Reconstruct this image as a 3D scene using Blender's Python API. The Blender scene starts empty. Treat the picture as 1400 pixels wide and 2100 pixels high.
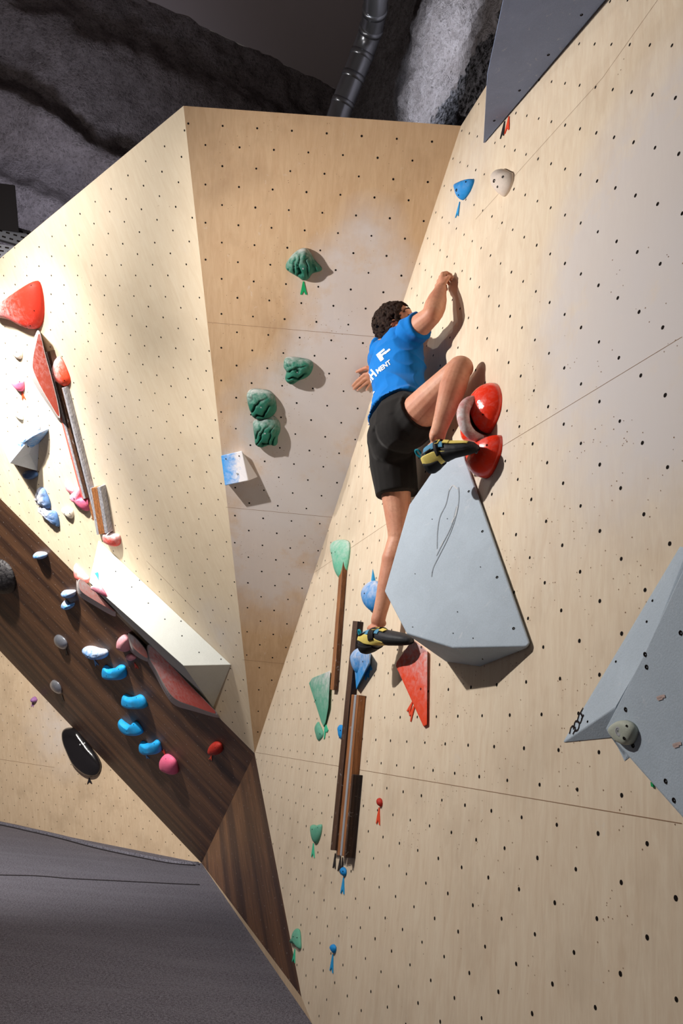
import bpy, bmesh, math, random
import numpy as np
from mathutils import Vector, Matrix, noise as mnoise
from mathutils.bvhtree import BVHTree
random.seed(7)
C = bpy.context.scene.collection
# ------------------------------------------------------------------ camera
F = 1600.0                       # focal length in pixels of a 1400 x 2100 frame
H0 = 1.2535                      # camera height above the mat
RW = np.array([[0.9941856924685583, 0.10767919432654147, 0.0],
               [-0.03205033320259772, 0.2959158722180242, 0.9546761611724933],
               [0.10279875987780952, -0.9491253803785002, 0.29764648039066677]])
CAM = np.array([0, 0, H0])
cam = bpy.data.objects.new('camera', bpy.data.cameras.new('camera'))
C.objects.link(cam)
cam.data.sensor_fit = 'VERTICAL'; cam.data.sensor_height = 36.0
cam.data.lens = F/2100*36.0; cam.data.clip_start = 0.05; cam.data.clip_end = 100
m = Matrix.Identity(4)
for r in range(3):
    m[r][0] = RW[r, 0]; m[r][1] = -RW[r, 1]; m[r][2] = -RW[r, 2]; m[r][3] = CAM[r]
cam.matrix_world = m
bpy.context.scene.camera = cam
CR, CU, CF = RW[:, 0], -RW[:, 1], RW[:, 2]
# ------------------------------------------------------------------ light, world, exposure
sc = bpy.context.scene
sc.view_settings.view_transform = 'Standard'; sc.view_settings.look = 'None'
sc.view_settings.exposure = 0.0; sc.view_settings.gamma = 1.0
sc.view_settings.use_curve_mapping = False
W_ = bpy.data.worlds.new('world'); sc.world = W_; W_.use_nodes = True
bg = W_.node_tree.nodes['Background']; bg.inputs[0].default_value = (0.60, 0.52, 0.49, 1); bg.inputs[1].default_value = 0.10

def ray(px, py):
    return RW @ np.array([(px-700)/F, (py-1050)/F, 1.0])
def at(px, py, s):
    return CAM + ray(px, py)*s
def lamp(name, kind, loc, energy, color, target=None, **kw):
    l = bpy.data.lights.new(name, kind); l.energy = energy; l.color = color
    for k, v in kw.items(): setattr(l, k, v)
    o = bpy.data.objects.new(name, l); C.objects.link(o); o.location = loc
    if target is not None:
        o.rotation_euler = (Vector(target)-Vector(loc)).to_track_quat('-Z', 'Y').to_euler()
    return o
KEY = at(-125, 395, 3.4)
lamp('key_spot', 'SPOT', KEY, 226, (1, .945, .885), target=at(1120, 1000, 3.2), spot_size=math.radians(165), spot_blend=1.0, shadow_soft_size=.03)
lamp('key_far_spot', 'SPOT', KEY, 28, (1, .945, .895), target=at(1350, 700, 2.6), spot_size=math.radians(110), spot_blend=1.0, shadow_soft_size=.03)
lamp('key_low_spot', 'SPOT', KEY, 48, (1, .945, .885), target=at(780, 1750, 3.6), spot_size=math.radians(95), spot_blend=1.0, shadow_soft_size=.03)
lamp('key_inner_spot', 'SPOT', KEY, 120, (1, .945, .885), target=at(420, 1250, 6), spot_size=math.radians(60), spot_blend=1.0, shadow_soft_size=.03)
SIDE = at(-150, 440, 4.75)
lamp('key_bulb', 'POINT', KEY, 17, (1, .945, .885), shadow_soft_size=.03)
lamp('side_bulb', 'POINT', SIDE, 40, (1, .97, .93), shadow_soft_size=.05)
lamp('side_spot', 'SPOT', SIDE, 120, (1, .97, .93), target=at(60, 1050, 6.4), spot_size=math.radians(125), spot_blend=1.0, shadow_soft_size=.05)
lamp('left_spot', 'SPOT', (-5.0, 2.2, 5.75), 520, (1, .96, .90), target=at(310, 820, 5.4), spot_size=math.radians(60), spot_blend=1.0, shadow_soft_size=.08)
lamp('low_spot', 'SPOT', (-3.6, 3.2, 4.6), 2700, (1, .95, .87), target=(-3.2, 9.6, 0.6), spot_size=math.radians(70), spot_blend=1.0, shadow_soft_size=.08)
lamp('rear_lamp', 'SPOT', at(150, 470, 6.3), 60, (.78, .84, 1), target=at(20, 330, 7.4), spot_size=math.radians(140), spot_blend=1.0, shadow_soft_size=.1)
lamp('rear_lamp', 'SPOT', at(560, 60, 4.6), 170, (.86, .92, 1), target=at(900, 140, 5.0), spot_size=math.radians(80), spot_blend=1.0, shadow_soft_size=.05)
# ------------------------------------------------------------------ planes of the walls (n points into the wall)
class Plane:
    def __init__(s, n, d, u=None):
        n = np.array(n, float); l = np.linalg.norm(n); s.n = n/l; s.d = d/l
        s.o = -s.n                                   # outward
        if u is None: u = np.cross([0, 0, 1.0], s.n)
        u = np.array(u, float); u -= s.n*(u@s.n); s.u = u/np.linalg.norm(u)
        s.v = np.cross(s.n, s.u)
        if s.v[2] < 0: s.v = -s.v
    def hit(s, px, py, h=0.0):
        r = ray(px, py); return CAM + r*((s.d-h-s.n@CAM)/(s.n@r))
    def drop(s, X, h=0.0):
        return X + s.n*((s.d-h)-s.n@X)
    def h(s, X): return s.d - s.n@X
def P3(a, b, c):
    n = np.cross(b-a, c-a); n /= np.linalg.norm(n)
    if n@(a-CAM) < 0: n = -n
    return Plane(n, n@a)
def mk(n, d):                                        # plane given relative to the camera
    n = np.array(n, float); return Plane(n, d+n@CAM)
PR = mk([0.96077, 0.27735, 0.0], 0)
# exact numbers from the survey of the bolt-hole grid
_n = RW@np.array([0.947, 0.179, 0.266]); _n[2] = 0; _n /= np.linalg.norm(_n)
_t = RW@(np.array([4.973, 9.858, 25.777])*0.1)
PR = mk(_n, _n@_t)
J1 = PR.hit(945, 258); J2 = PR.hit(522, 1545)
def through(a, b, n):
    e = (b-a)/np.linalg.norm(b-a); n = np.array(n) - e*(np.array(n)@e); n /= np.linalg.norm(n); return Plane(n, n@a)
PM = through(J1, J2, [0.03497128, 0.75320365, 0.65685712])
K1 = PM.hit(376, 217); K2 = PM.hit(519, 1515)
PL = through(K1, K2, [0.55006471, 0.55780066, 0.6215201])
MAT = Plane([0, 0, -1.0], 0, u=[1, 0, 0])
MAT.v = np.array([0, 1.0, 0])
SB = PR.hit(640, 2100); SB[2] = 0
S = PR.hit(618, 2045)
Q = MAT.hit(413, 1770); W0 = MAT.hit(0, 1688)
B0 = PL.hit(0, 1022); PB = P3(J2, Q, B0); B1 = PB.hit(0, 1335); PW = P3(Q, W0, B1); PD = P3(J2, Q, S)
# ------------------------------------------------------------------ helpers
def mat(name, base, rough=.7, spec=.3, metal=0, coat=0):
    m = bpy.data.materials.new(name); m.use_nodes = True
    b = m.node_tree.nodes['Principled BSDF']
    b.inputs['Base Color'].default_value = (*base, 1); b.inputs['Roughness'].default_value = rough
    b.inputs['Specular IOR Level'].default_value = spec; b.inputs['Metallic'].default_value = metal
    b.inputs['Coat Weight'].default_value = coat
    return m
def lin(*c):
    return tuple(((v/255)/12.92 if v <= 10 else ((v/255+.055)/1.055)**2.4) for v in c)
def N(m, t, **kw):
    n = m.node_tree.nodes.new(t)
    for k, v in kw.items():
        if k in ('operation', 'blend_type', 'data_type', 'attribute_name', 'feature', 'mode', 'wave_type', 'bands_direction', 'vector_type', 'clamp', 'interpolation'): setattr(n, k, v)
        else: n.inputs[k].default_value = v
    return n
def Lk(m, a, b): m.node_tree.links.new(a, b)
def mixc(m, fac, a, b):
    n = m.node_tree.nodes.new('ShaderNodeMix'); n.data_type = 'RGBA'
    for s, v in ((0, fac), (6, a), (7, b)):
        if isinstance(v, (int, float)): n.inputs[s].default_value = v
        elif isinstance(v, tuple): n.inputs[s].default_value = (*v, 1)
        else: Lk(m, v, n.inputs[s])
    return n.outputs[2]
def ramp(m, src, pts):
    n = m.node_tree.nodes.new('ShaderNodeValToRGB')
    e = n.color_ramp.elements
    while len(e) < len(pts): e.new(0.5)
    for el, (p, c) in zip(e, pts):
        el.position = p; el.color = (c, c, c, 1) if isinstance(c, (int, float)) else (*c, 1)
    Lk(m, src, n.inputs[0]); return n.outputs[0]
def noise(m, vec, scale, detail=4, rough=.55, dist=0):
    n = N(m, 'ShaderNodeTexNoise', Scale=scale, Detail=detail, Roughness=rough, Distortion=dist)
    if vec is not None: Lk(m, vec, n.inputs['Vector'])
    return n.outputs[0]
def mathn(m, op, a, b=None, c=None):
    n = m.node_tree.nodes.new('ShaderNodeMath'); n.operation = op
    for i, v in enumerate((a, b, c)):
        if v is None: continue
        if isinstance(v, (int, float)): n.inputs[i].default_value = v
        else: Lk(m, v, n.inputs[i])
    return n.outputs[0]
def planevec(m, P, su=1, sv=1):
    """texture coordinates (u, v, 0) measured in metres along a wall plane"""
    g = m.node_tree.nodes.new('ShaderNodeNewGeometry')
    out = []
    for ax, s in ((P.u, su), (P.v, sv)):
        d = m.node_tree.nodes.new('ShaderNodeVectorMath'); d.operation = 'DOT_PRODUCT'
        Lk(m, g.outputs['Position'], d.inputs[0]); d.inputs[1].default_value = tuple(ax*s)
        out.append(d.outputs['Value'])
    c = m.node_tree.nodes.new('ShaderNodeCombineXYZ')
    Lk(m, out[0], c.inputs[0]); Lk(m, out[1], c.inputs[1]); return c.outputs[0], g.outputs['Position']
def bump(m, h, strength=.2, dist=.01):
    b = N(m, 'ShaderNodeBump', Strength=strength, Distance=dist); Lk(m, h, b.inputs['Height'])
    Lk(m, b.outputs[0], m.node_tree.nodes['Principled BSDF'].inputs['Normal'])
def setcol(m, c): Lk(m, c, m.node_tree.nodes['Principled BSDF'].inputs['Base Color'])
def spot_mask(m, pos, X, r, soft=1.0):
    """irregular round patch around a point of the wall"""
    d = m.node_tree.nodes.new('ShaderNodeVectorMath'); d.operation = 'DISTANCE'
    Lk(m, pos, d.inputs[0]); d.inputs[1].default_value = tuple(X)
    t = mathn(m, 'DIVIDE', d.outputs['Value'], r)
    return mathn(m, 'MAXIMUM', mathn(m, 'SUBTRACT', 1.0, t), 0.0)
def ply(name, P, base, dark, chalk=[], grain=1.0, dirt=.5):
    m = mat(name, base, .62, .25)
    v, pos = planevec(m, P, 9, 1.6); v2, _ = planevec(m, P)
    g1 = noise(m, v, 3.0, 6, .6, 1.2)
    g2 = noise(m, v2, 2.1, 5, .6)
    g3 = noise(m, v2, 9, 5, .65)
    v3, _ = planevec(m, P, 60, 4)
    g4 = noise(m, v3, 4, 3, .5)
    c = mixc(m, ramp(m, g1, [(.3, 0), (.72, .55*grain)]), base, dark)
    c = mixc(m, mathn(m, 'MULTIPLY', ramp(m, g4, [(.4, 0), (.75, 1)]), .22*grain), c, dark)
    gr = tuple(x*.62 for x in dark)
    c = mixc(m, mathn(m, 'MULTIPLY', ramp(m, g2, [(.5, 0), (.78, 1)]), dirt), c, gr)
    c = mixc(m, mathn(m, 'MULTIPLY', ramp(m, g3, [(.62, 0), (.8, 1)]), .30*dirt), c, gr)
    cc = lin(214, 208, 208)
    for X, r, k in chalk:
        s = spot_mask(m, pos, X, r)
        a = mathn(m, 'MULTIPLY', s, mathn(m, 'ADD', ramp(m, noise(m, v2, 4.5, 6, .65), [(.3, .35), (.62, 1.5)]), .1))
        c = mixc(m, mathn(m, 'MINIMUM', mathn(m, 'MULTIPLY', a, k), .8), c, cc)
    # faint loose chalk dabs everywhere
    w = noise(m, v2, 14, 4, .6, 1)
    c = mixc(m, mathn(m, 'MULTIPLY', ramp(m, w, [(.66, 0), (.74, 1)]), .28), c, lin(225, 215, 205))
    setcol(m, c); bump(m, g4, .06, .002)
    return m
def obj(name, verts, faces, mats, parent=None, smooth=False, origin=None, fmat=None):
    me = bpy.data.meshes.new(name)
    origin = np.array(origin if origin is not None else (0, 0, 0), float)
    if parent is not None: origin = np.array(parent['_o'])
    me.from_pydata([tuple(np.array(v)-origin) for v in verts], [], faces)
    for mm in (mats if isinstance(mats, (list, tuple)) else [mats]): me.materials.append(mm)
    if fmat: me.polygons.foreach_set('material_index', fmat)
    if smooth: me.polygons.foreach_set('use_smooth', [True]*len(me.polygons))
    o = bpy.data.objects.new(name, me); C.objects.link(o)
    if parent is not None: o.parent = parent
    else: o.location = origin
    o['_o'] = [float(x) for x in origin]
    return o
def tag(o, label=None, cat=None, group=None, kind=None):
    if label: o['label'] = label
    if cat: o['category'] = cat
    if group: o['group'] = group
    if kind: o['kind'] = kind
    return o
def empty(name, loc):
    o = bpy.data.objects.new(name, None); C.objects.link(o); o.location = loc; o.empty_display_size = .05
    o['_o'] = [float(x) for x in loc]; return o
def recalc(o):
    bm = bmesh.new(); bm.from_mesh(o.data); bmesh.ops.recalc_face_normals(bm, faces=bm.faces); bm.to_mesh(o.data); bm.free(); return o
def bevel(o, w, seg=2):
    md = o.modifiers.new('bevel', 'BEVEL'); md.width = w; md.segments = seg; md.limit_method = 'ANGLE'; md.angle_limit = .5
    return o
def spline(pts, n=48, closed=True):
    P = np.array(pts, float); k = len(P); out = []
    L = [np.linalg.norm(P[(i+1) % k]-P[i]) for i in range(k if closed else k-1)]
    tot = sum(L)
    for i in range(len(L)):
        a, b, c, d = P[(i-1) % k], P[i], P[(i+1) % k], P[(i+2) % k]
        if not closed:
            if i == 0: a = 2*b-c
            if i == k-2: d = 2*c-b
        q = max(2, int(round(n*L[i]/tot)))
        for j in range(q):
            t = j/q
            out.append(.5*((2*b)+(c-a)*t+(2*a-5*b+4*c-d)*t*t+(3*b-a-3*c+d)*t**3))
    if not closed: out.append(P[-1])
    return np.array(out)
# ------------------------------------------------------------------ bolt-hole grids of the boards
HG = {'R': np.array([[-6.4589464215e+00,-1.4321884596e+01, 1.0102041237e+03],[-5.2528049661e+01, 4.9221589399e+01, 1.6685604447e+03],[-3.5413004152e-02,-1.1685266462e-02, 1.0]]),
      'M': np.array([[3.5547133559e+01, 4.7681220555e+00, 4.5302843869e+02],[2.6155564463e+00, 4.6258820172e+01, 2.4721289659e+02],[-7.5929150080e-04, 1.0576896984e-02, 1.0]]),
      'L': np.array([[1.3648145223e+01, 1.5167663350e+01, 1.8844904913e+02],[-1.8228128721e+01, 3.6117226374e+01, 4.0515645594e+02],[-1.3048673551e-02, 5.0222495065e-03, 1.0]])}
def grid_pts(key, P, irange, jrange, box):
    out = []
    for i in irange:
        for j in jrange:
            if (i+j) % 2: continue
            q = HG[key]@np.array([i, j, 1.0])
            if q[2] <= 0: continue
            u = q[:2]/q[2]; d = (u-np.array([700, 1050]))/1262.
            r = d.copy()
            for _ in range(6): r = d/(1+.032*(r@r))
            x, y = r*1262+np.array([700, 1050])
            if box[0] < x < box[2] and box[1] < y < box[3]: out.append(P.hit(x, y))
    return out
def inside(P, poly, X, margin):
    p = np.array([P.u@X, P.v@X]); q = [np.array([P.u@Y, P.v@Y]) for Y in poly]
    A = sum(q[i][0]*q[(i+1) % len(q)][1]-q[(i+1) % len(q)][0]*q[i][1] for i in range(len(q)))
    sg = 1 if A > 0 else -1
    for i in range(len(q)):
        a, b = q[i], q[(i+1) % len(q)]; e = b-a; e = e/np.linalg.norm(e)
        if sg*(e[0]*(p-a)[1]-e[1]*(p-a)[0]) < margin: return False
    return True
def wall(name, P, poly, m, holes, hr=.006, thick=.03, seams=[], hm=None, edge=None, specks=0):
    """a slab of boards with its T-nut holes, panel joints and screw heads in one mesh"""
    V = [np.array(p) for p in poly]; n = len(V); Fc = [tuple(range(n))]; fm = [0]
    V += [p+P.n*thick for p in poly]; Fc.append(tuple(range(2*n-1, n-1, -1))); fm.append(0)
    for i in range(n):
        Fc.append((i, (i+1) % n, n+(i+1) % n, n+i)); fm.append(3)
    def disc(X, r, k, mi):
        b = len(V)
        for q in range(k):
            a = 2*math.pi*q/k; V.append(X+P.o*.0006+(P.u*math.cos(a)+P.v*math.sin(a))*r)
        Fc.append(tuple(range(b, b+k))); fm.append(mi)
    for X in holes:
        if inside(P, poly, X, hr*1.5): disc(X, hr*random.uniform(.9, 1.08), 10, 1)
    rg = random.Random(name)
    cs = np.array(poly)
    for _ in range(specks):
        w = np.array([rg.random()**1.2 for _ in poly]); w /= w.sum(); X = (cs*w[:, None]).sum(0)
        c0 = X.copy()
        for k in range(rg.choice([1, 1, 2, 3, 4])):
            X = c0+(P.u*rg.gauss(0, .035)+P.v*rg.gauss(0, .035))
            if inside(P, poly, X, .01): disc(X, rg.uniform(.0013, .0024), 6, 2)
    for a, b, w in seams:
        e = (b-a)/np.linalg.norm(b-a); s = np.cross(P.n, e)*w/2; k = len(V)
        V += [a-s+P.o*.0004, b-s+P.o*.0004, b+s+P.o*.0004, a+s+P.o*.0004]; Fc.append((k, k+1, k+2, k+3)); fm.append(2)
    o = obj(name, V, Fc, [m, hm or M_hole, M_seam, edge or M_plyedge], fmat=fm)
    o['kind'] = 'structure'; return o
# ------------------------------------------------------------------ materials
M_hole = mat('bolt_hole', lin(28, 22, 20), .9, .1)
M_seam = mat('panel_joint', lin(150, 120, 96), .9, .1)
M_plyedge = mat('plywood_edge', lin(196, 160, 140), .7, .2)
hR = lambda x, y: PR.hit(x, y)
m_right = ply('birch_right', PR, lin(236, 221, 198), lin(212, 186, 158),
              [(hR(1330, 500), .75, 1.5), (hR(1380, 700), .6, 1.1), (hR(1290, 820), .5, .4), (hR(1010, 940), .25, .5), (hR(1180, 950), .5, .2), (hR(960, 360), .35, .3)], dirt=.38)
hM = lambda x, y: PM.hit(x, y)
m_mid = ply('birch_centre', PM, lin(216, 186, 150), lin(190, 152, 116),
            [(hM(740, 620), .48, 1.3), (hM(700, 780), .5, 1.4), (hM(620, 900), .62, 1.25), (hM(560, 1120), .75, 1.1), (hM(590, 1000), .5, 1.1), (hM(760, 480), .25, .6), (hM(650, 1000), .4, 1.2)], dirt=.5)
m_left = ply('birch_left', PL, lin(230, 214, 188), lin(214, 192, 162), [(PL.hit(450, 1300), .4, .35), (PL.hit(200, 900), .9, .2)], dirt=.22)
m_low = ply('birch_low', PW, lin(226, 202, 172), lin(196, 166, 134), [(PW.hit(120, 1500), .7, .4)], dirt=.55)
def walnut(name, P, direction):
    m = mat(name, lin(70, 46, 34), .5, .35)
    d = np.array(direction); d /= np.linalg.norm(d); w = np.cross(P.n, d)
    Q_ = Plane(P.n, P.d, u=w); Q_.v = d
    v, _ = planevec(m, Q_, 1, .05); v2, _ = planevec(m, Q_, 1, .012); v3, _ = planevec(m, Q_, 1, 1)
    a = noise(m, v, 60, 5, .6, .3); b = noise(m, v2, 5.2, 2, .45); c_ = noise(m, v, 16, 3, .6)
    c = mixc(m, ramp(m, b, [(.42, 0), (.62, 1)]), lin(80, 55, 44), lin(134, 94, 66))
    c = mixc(m, ramp(m, a, [(.35, 0), (.7, .7)]), c, lin(40, 26, 22))
    c = mixc(m, mathn(m, 'MULTIPLY', ramp(m, c_, [(.5, 0), (.7, 1)]), .4), c, lin(120, 84, 58))
    s = noise(m, v3, 130, 2, .5)
    c = mixc(m, mathn(m, 'MULTIPLY', ramp(m, s, [(.70, 0), (.76, 1)]), .6), c, lin(215, 205, 205))
    s2 = noise(m, v3, 7, 5, .7, 1.5)
    c = mixc(m, mathn(m, 'MULTIPLY', ramp(m, s2, [(.64, 0), (.78, 1)]), .35), c, lin(170, 155, 150))
    setcol(m, c); bump(m, a, .12, .003); return m
m_band = walnut('walnut_band', PB, B0-J2)
m_wedge = walnut('walnut_wedge', PD, S-J2)
M_chalkdot = mat('chalky_bolt_hole', lin(190, 182, 178), .9, .1)
# ------------------------------------------------------------------ the walls
eL = (PL.hit(0, 530)-K1); eL /= np.linalg.norm(eL); Ltop = K1+eL*4.4
eB = (B0-J2)/np.linalg.norm(B0-J2); Bext = B0+eB*1.7
eB1 = (B1-Q)/np.linalg.norm(B1-Q); B1ext = B1+eB1*1.5
B1ext = PB.drop(B1ext)
eW = (W0-Q)/np.linalg.norm(W0-Q); Wext = W0+eW*2.5
uR = PR.u if PR.u[1] < 0 else -PR.u
Rtop = J1+uR*4.6; Rbot = SB+uR*5.6; Rtop2 = J1+uR*5.6+0*uR
Lpoly = [K1, J2, Bext, Ltop]
hl = grid_pts('L', PL, range(-60, 30), range(-12, 70), (-60, 180, 560, 1600))
wall('wall_left', PL, Lpoly, m_left, hl, hr=.0058, seams=[(PL.hit(300, 1150), PL.hit(499, 1352), .003)], specks=260)
hm_ = grid_pts('M', PM, range(-30, 30), range(-6, 70), (340, 200, 980, 1600))
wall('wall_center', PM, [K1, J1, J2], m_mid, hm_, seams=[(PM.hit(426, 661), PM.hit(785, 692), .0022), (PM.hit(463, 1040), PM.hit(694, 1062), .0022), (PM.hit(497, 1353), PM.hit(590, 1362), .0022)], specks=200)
hr_ = grid_pts('R', PR, range(-60, 14), range(-40, 20), (500, -60, 1460, 2160))
wall('wall_right', PR, [J1, J2, S, SB, Rbot, Rtop2], m_right, hr_, hr=.0062,
     seams=[(PR.hit(524, 1543), PR.hit(1398, 1689), .0022), (PR.hit(640, 1177), PR.hit(1020, 921), .0018), (PR.hit(1020, 921), PR.hit(1398, 691), .0018), (PR.hit(975, 450), PR.hit(1235, 160), .0018), (PR.hit(1235, 160), PR.hit(1348, 0), .0018)], specks=420)
def own_grid(P, c0, px, n=40):
    out = []; X0 = P.hit(*c0)
    for i in range(-n, n):
        for j in range(-n, n):
            if (i+j) % 2: continue
            out.append(X0+P.u*.1055*i+P.v*.105*j)
    return out
wall('wall_band', PB, [J2, Q, B1ext, Bext], m_band, own_grid(PB, (300, 1500), 0), hr=.0042, hm=M_chalkdot)
wall('wall_kickboard', PW, [Q, B1ext, Wext], m_low, own_grid(PW, (120, 1720), 0), hr=.006, seams=[(PW.hit(0, 1557), PW.hit(112, 1574), .004)], specks=120)
wall('wall_wedge', PD, [J2, S, Q], m_wedge, own_grid(PD, (480, 1850), 0), hr=.004, hm=M_chalkdot)
# light plywood strip between the dark wedge and the mat
o = obj('trim_1', [Q, S, SB, Q+np.array([0, 0, -.02]), Q+PD.n*.03, S+PD.n*.03, SB+PD.n*.03], [(0, 1, 2), (0, 4, 5, 1), (1, 5, 6, 2), (0, 2, 6, 4), (4, 6, 5)], m_low)
o['kind'] = 'structure'
qz = Q+np.array([0, 0, .0])
# mat with its felt cover
m_mat = mat('felt', lin(78, 76, 84), .97, .08)
v, pos = planevec(m_mat, MAT)
f1 = noise(m_mat, v, 75, 5, .85); f2 = noise(m_mat, v, 240, 3, .85); f3 = noise(m_mat, v, 1.4, 4, .6, .6)
v4, _ = planevec(m_mat, MAT, .6, 3); f4 = noise(m_mat, v4, 2.0, 4, .6, .4)
f5 = noise(m_mat, v, 38, 4, .8)
c = mixc(m_mat, ramp(m_mat, f2, [(.43, 0), (.57, 1)]), lin(52, 50, 57), lin(150, 148, 162))
c = mixc(m_mat, ramp(m_mat, f1, [(.44, 0), (.58, .8)]), c, lin(50, 47, 54))
c = mixc(m_mat, ramp(m_mat, f5, [(.48, 0), (.62, .45)]), c, lin(122, 120, 132))
c = mixc(m_mat, ramp(m_mat, f4, [(.45, 0), (.7, .35)]), c, lin(118, 117, 128))
setcol(m_mat, c); bump(m_mat, f1, .5, .01)
fr = MAT.hit(700, 1600)
MP = [W0+eW*2.5, Q, SB, SB+uR*5.6, np.array([-9.0, -1.2, 0]), np.array([-9.0, 10.0, 0])]
V = [p+np.array([0, 0, 0.0]) for p in MP]+[p-np.array([0, 0, .35]) for p in MP]
o = obj('floor_mat', V, [tuple(range(6))]+[tuple(range(11, 5, -1))]+[(i, (i+1) % 6, 6+(i+1) % 6, 6+i) for i in range(6)], m_mat)
o.name = 'floor'; o['kind'] = 'structure'
recalc(o)
# rolled felt lip of the mat along the kickboard, and the overlap fold in the cover
def tube(name, pts, r, m, parent=None, k=10, sq=1.0, up=None, closed_ends=True, origin=None):
    pts = np.array(pts, float); V = []; Fc = []
    n = len(pts)
    rr = r if hasattr(r, '__len__') else [r]*n
    T = np.gradient(pts, axis=0); T /= np.linalg.norm(T, axis=1)[:, None]
    a = np.array(up if up is not None else (0, 0, 1.0)); 
    for i in range(n):
        s = np.cross(T[i], a); s /= max(np.linalg.norm(s), 1e-9); b = np.cross(s, T[i])
        for q in range(k):
            t = 2*math.pi*q/k; V.append(pts[i]+(s*math.cos(t)+b*math.sin(t)*sq)*rr[i])
    for i in range(n-1):
        for q in range(k):
            Fc.append((i*k+q, i*k+(q+1) % k, (i+1)*k+(q+1) % k, (i+1)*k+q))
    if closed_ends: Fc += [tuple(range(k-1, -1, -1)), tuple(range((n-1)*k, n*k))]
    return obj(name, V, Fc, m, parent, smooth=True, origin=origin)
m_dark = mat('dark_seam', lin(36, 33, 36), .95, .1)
lip = [W0+eW*2.4, W0, MAT.hit(60, 1701), MAT.hit(130, 1717), MAT.hit(210, 1738), MAT.hit(300, 1757), MAT.hit(360, 1768), MAT.hit(408, 1772)]
lp = spline(lip, 60, False)
o = tube('trim_2', lp+np.array([0, -.05, .0]), .035, m_mat, sq=.8); o['kind'] = 'structure'
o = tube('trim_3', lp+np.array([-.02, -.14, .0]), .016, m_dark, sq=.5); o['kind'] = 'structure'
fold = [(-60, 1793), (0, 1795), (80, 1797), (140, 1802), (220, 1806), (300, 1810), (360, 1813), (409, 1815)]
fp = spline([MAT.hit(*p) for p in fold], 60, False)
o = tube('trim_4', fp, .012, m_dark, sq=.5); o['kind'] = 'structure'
# ------------------------------------------------------------------ rock vault, ceiling, duct and tray behind the walls
def rockmat(name, c1, c2, sc1=7):
    m = mat(name, c1, .95, .1)
    g = m.node_tree.nodes.new('ShaderNodeNewGeometry'); p = g.outputs['Position']
    a = noise(m, p, sc1, 8, .7); b = noise(m, p, 1.3, 4, .6, .5); d = noise(m, p, 34, 4, .8)
    c = mixc(m, ramp(m, a, [(.25, 0), (.8, 1)]), c1, c2)
    c = mixc(m, ramp(m, b, [(.4, 0), (.7, .5)]), c, c1)
    c = mixc(m, ramp(m, d, [(.36, .6), (.5, 0)]), c, tuple(x*.45 for x in c1))
    setcol(m, c); bump(m, mathn(m, 'ADD', a, d), 1.0, .05); return m
m_rock = rockmat('shotcrete', lin(112, 102, 102), lin(172, 160, 162))
m_rock2 = rockmat('light_shotcrete', lin(112, 104, 104), lin(178, 172, 176), 11)
ZC = 6.5+H0
def atz(px, py, z):
    r = ray(px, py); return CAM+r*((z-H0)/r[2])
C1, C2 = atz(300, 0, ZC), atz(690, 183, ZC)
BEH = [(PL, .25)]
def behind(X):
    if X[2] < 4.62:
        for P, g in BEH:
            if P.h(X) > -g: X = P.drop(X, -g)
    return X
def sheet(name, O, U, Vv, nu, nv, fn, m):
    V = []; Fc = []
    O = np.array(O); U = np.array(U); Vv = np.array(Vv); n = np.cross(U, Vv); n /= np.linalg.norm(n)
    for i in range(nu+1):
        for j in range(nv+1):
            X = O+U*(i/nu)+Vv*(j/nv); V.append(behind(X+n*fn(X, i/nu, j/nv)))
    for i in range(nu):
        for j in range(nv):
            k = i*(nv+1)+j; Fc.append((k, k+nv+1, k+nv+2, k+1))
    o = obj(name, V, Fc, m, smooth=True); return o
eC = (C2-C1)/np.linalg.norm(C2-C1)
def fb(X, s, o=0): return mnoise.fractal(Vector((X[0]*s+o, X[1]*s, X[2]*s)), 1.0, 2.0, 5)
down = np.array([.12, -.28, -1.0])*-1; down = np.array([0.403*-.32, .915*.32, -1.0])
def rk1(X, a, b):
    l = b*7.5
    r = .22*math.exp(-((l-2.05-.12*math.sin(a*40))/.22)**2)+.16*math.exp(-((l-2.9)/.18)**2)+.14*math.exp(-((l-.9)/.3)**2)
    return -(r*1.0+(.02+.10*min(1, b*4))*fb(X, 1.3)+.04*fb(X, 6)+.02*fb(X, 18))
o = sheet('wall_rock_back', C1-eC*6.5, eC*13.0, down*5.2, 330, 150, rk1, m_rock); o['kind'] = 'structure'
# the lighter rock on the right, behind the top of the right wall
A0, A1, A2 = at(770, 0, 6.5/ray(770, 0)[2]), at(800, 245, 6.0), at(1030, 0, 4.0)
PK = P3(A0, A1, A2); BEH[:] = [(PR, .10)]
ua = PK.hit(1100, -60)-PK.hit(700, 260); 
a_, b_, c_ = PK.hit(700, 420), PK.hit(1180, 120), PK.hit(690, -80)
def rk2(X, a, b): return .05*fb(X, 1.7, 3)+.03*fb(X, 7)+.02*fb(X, 20)
o = sheet('wall_rock_right', a_, b_-a_, c_-a_, 200, 150, rk2, m_rock2); o['kind'] = 'structure'
PK2 = Plane(PK.n, PK.d-.30)
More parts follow.
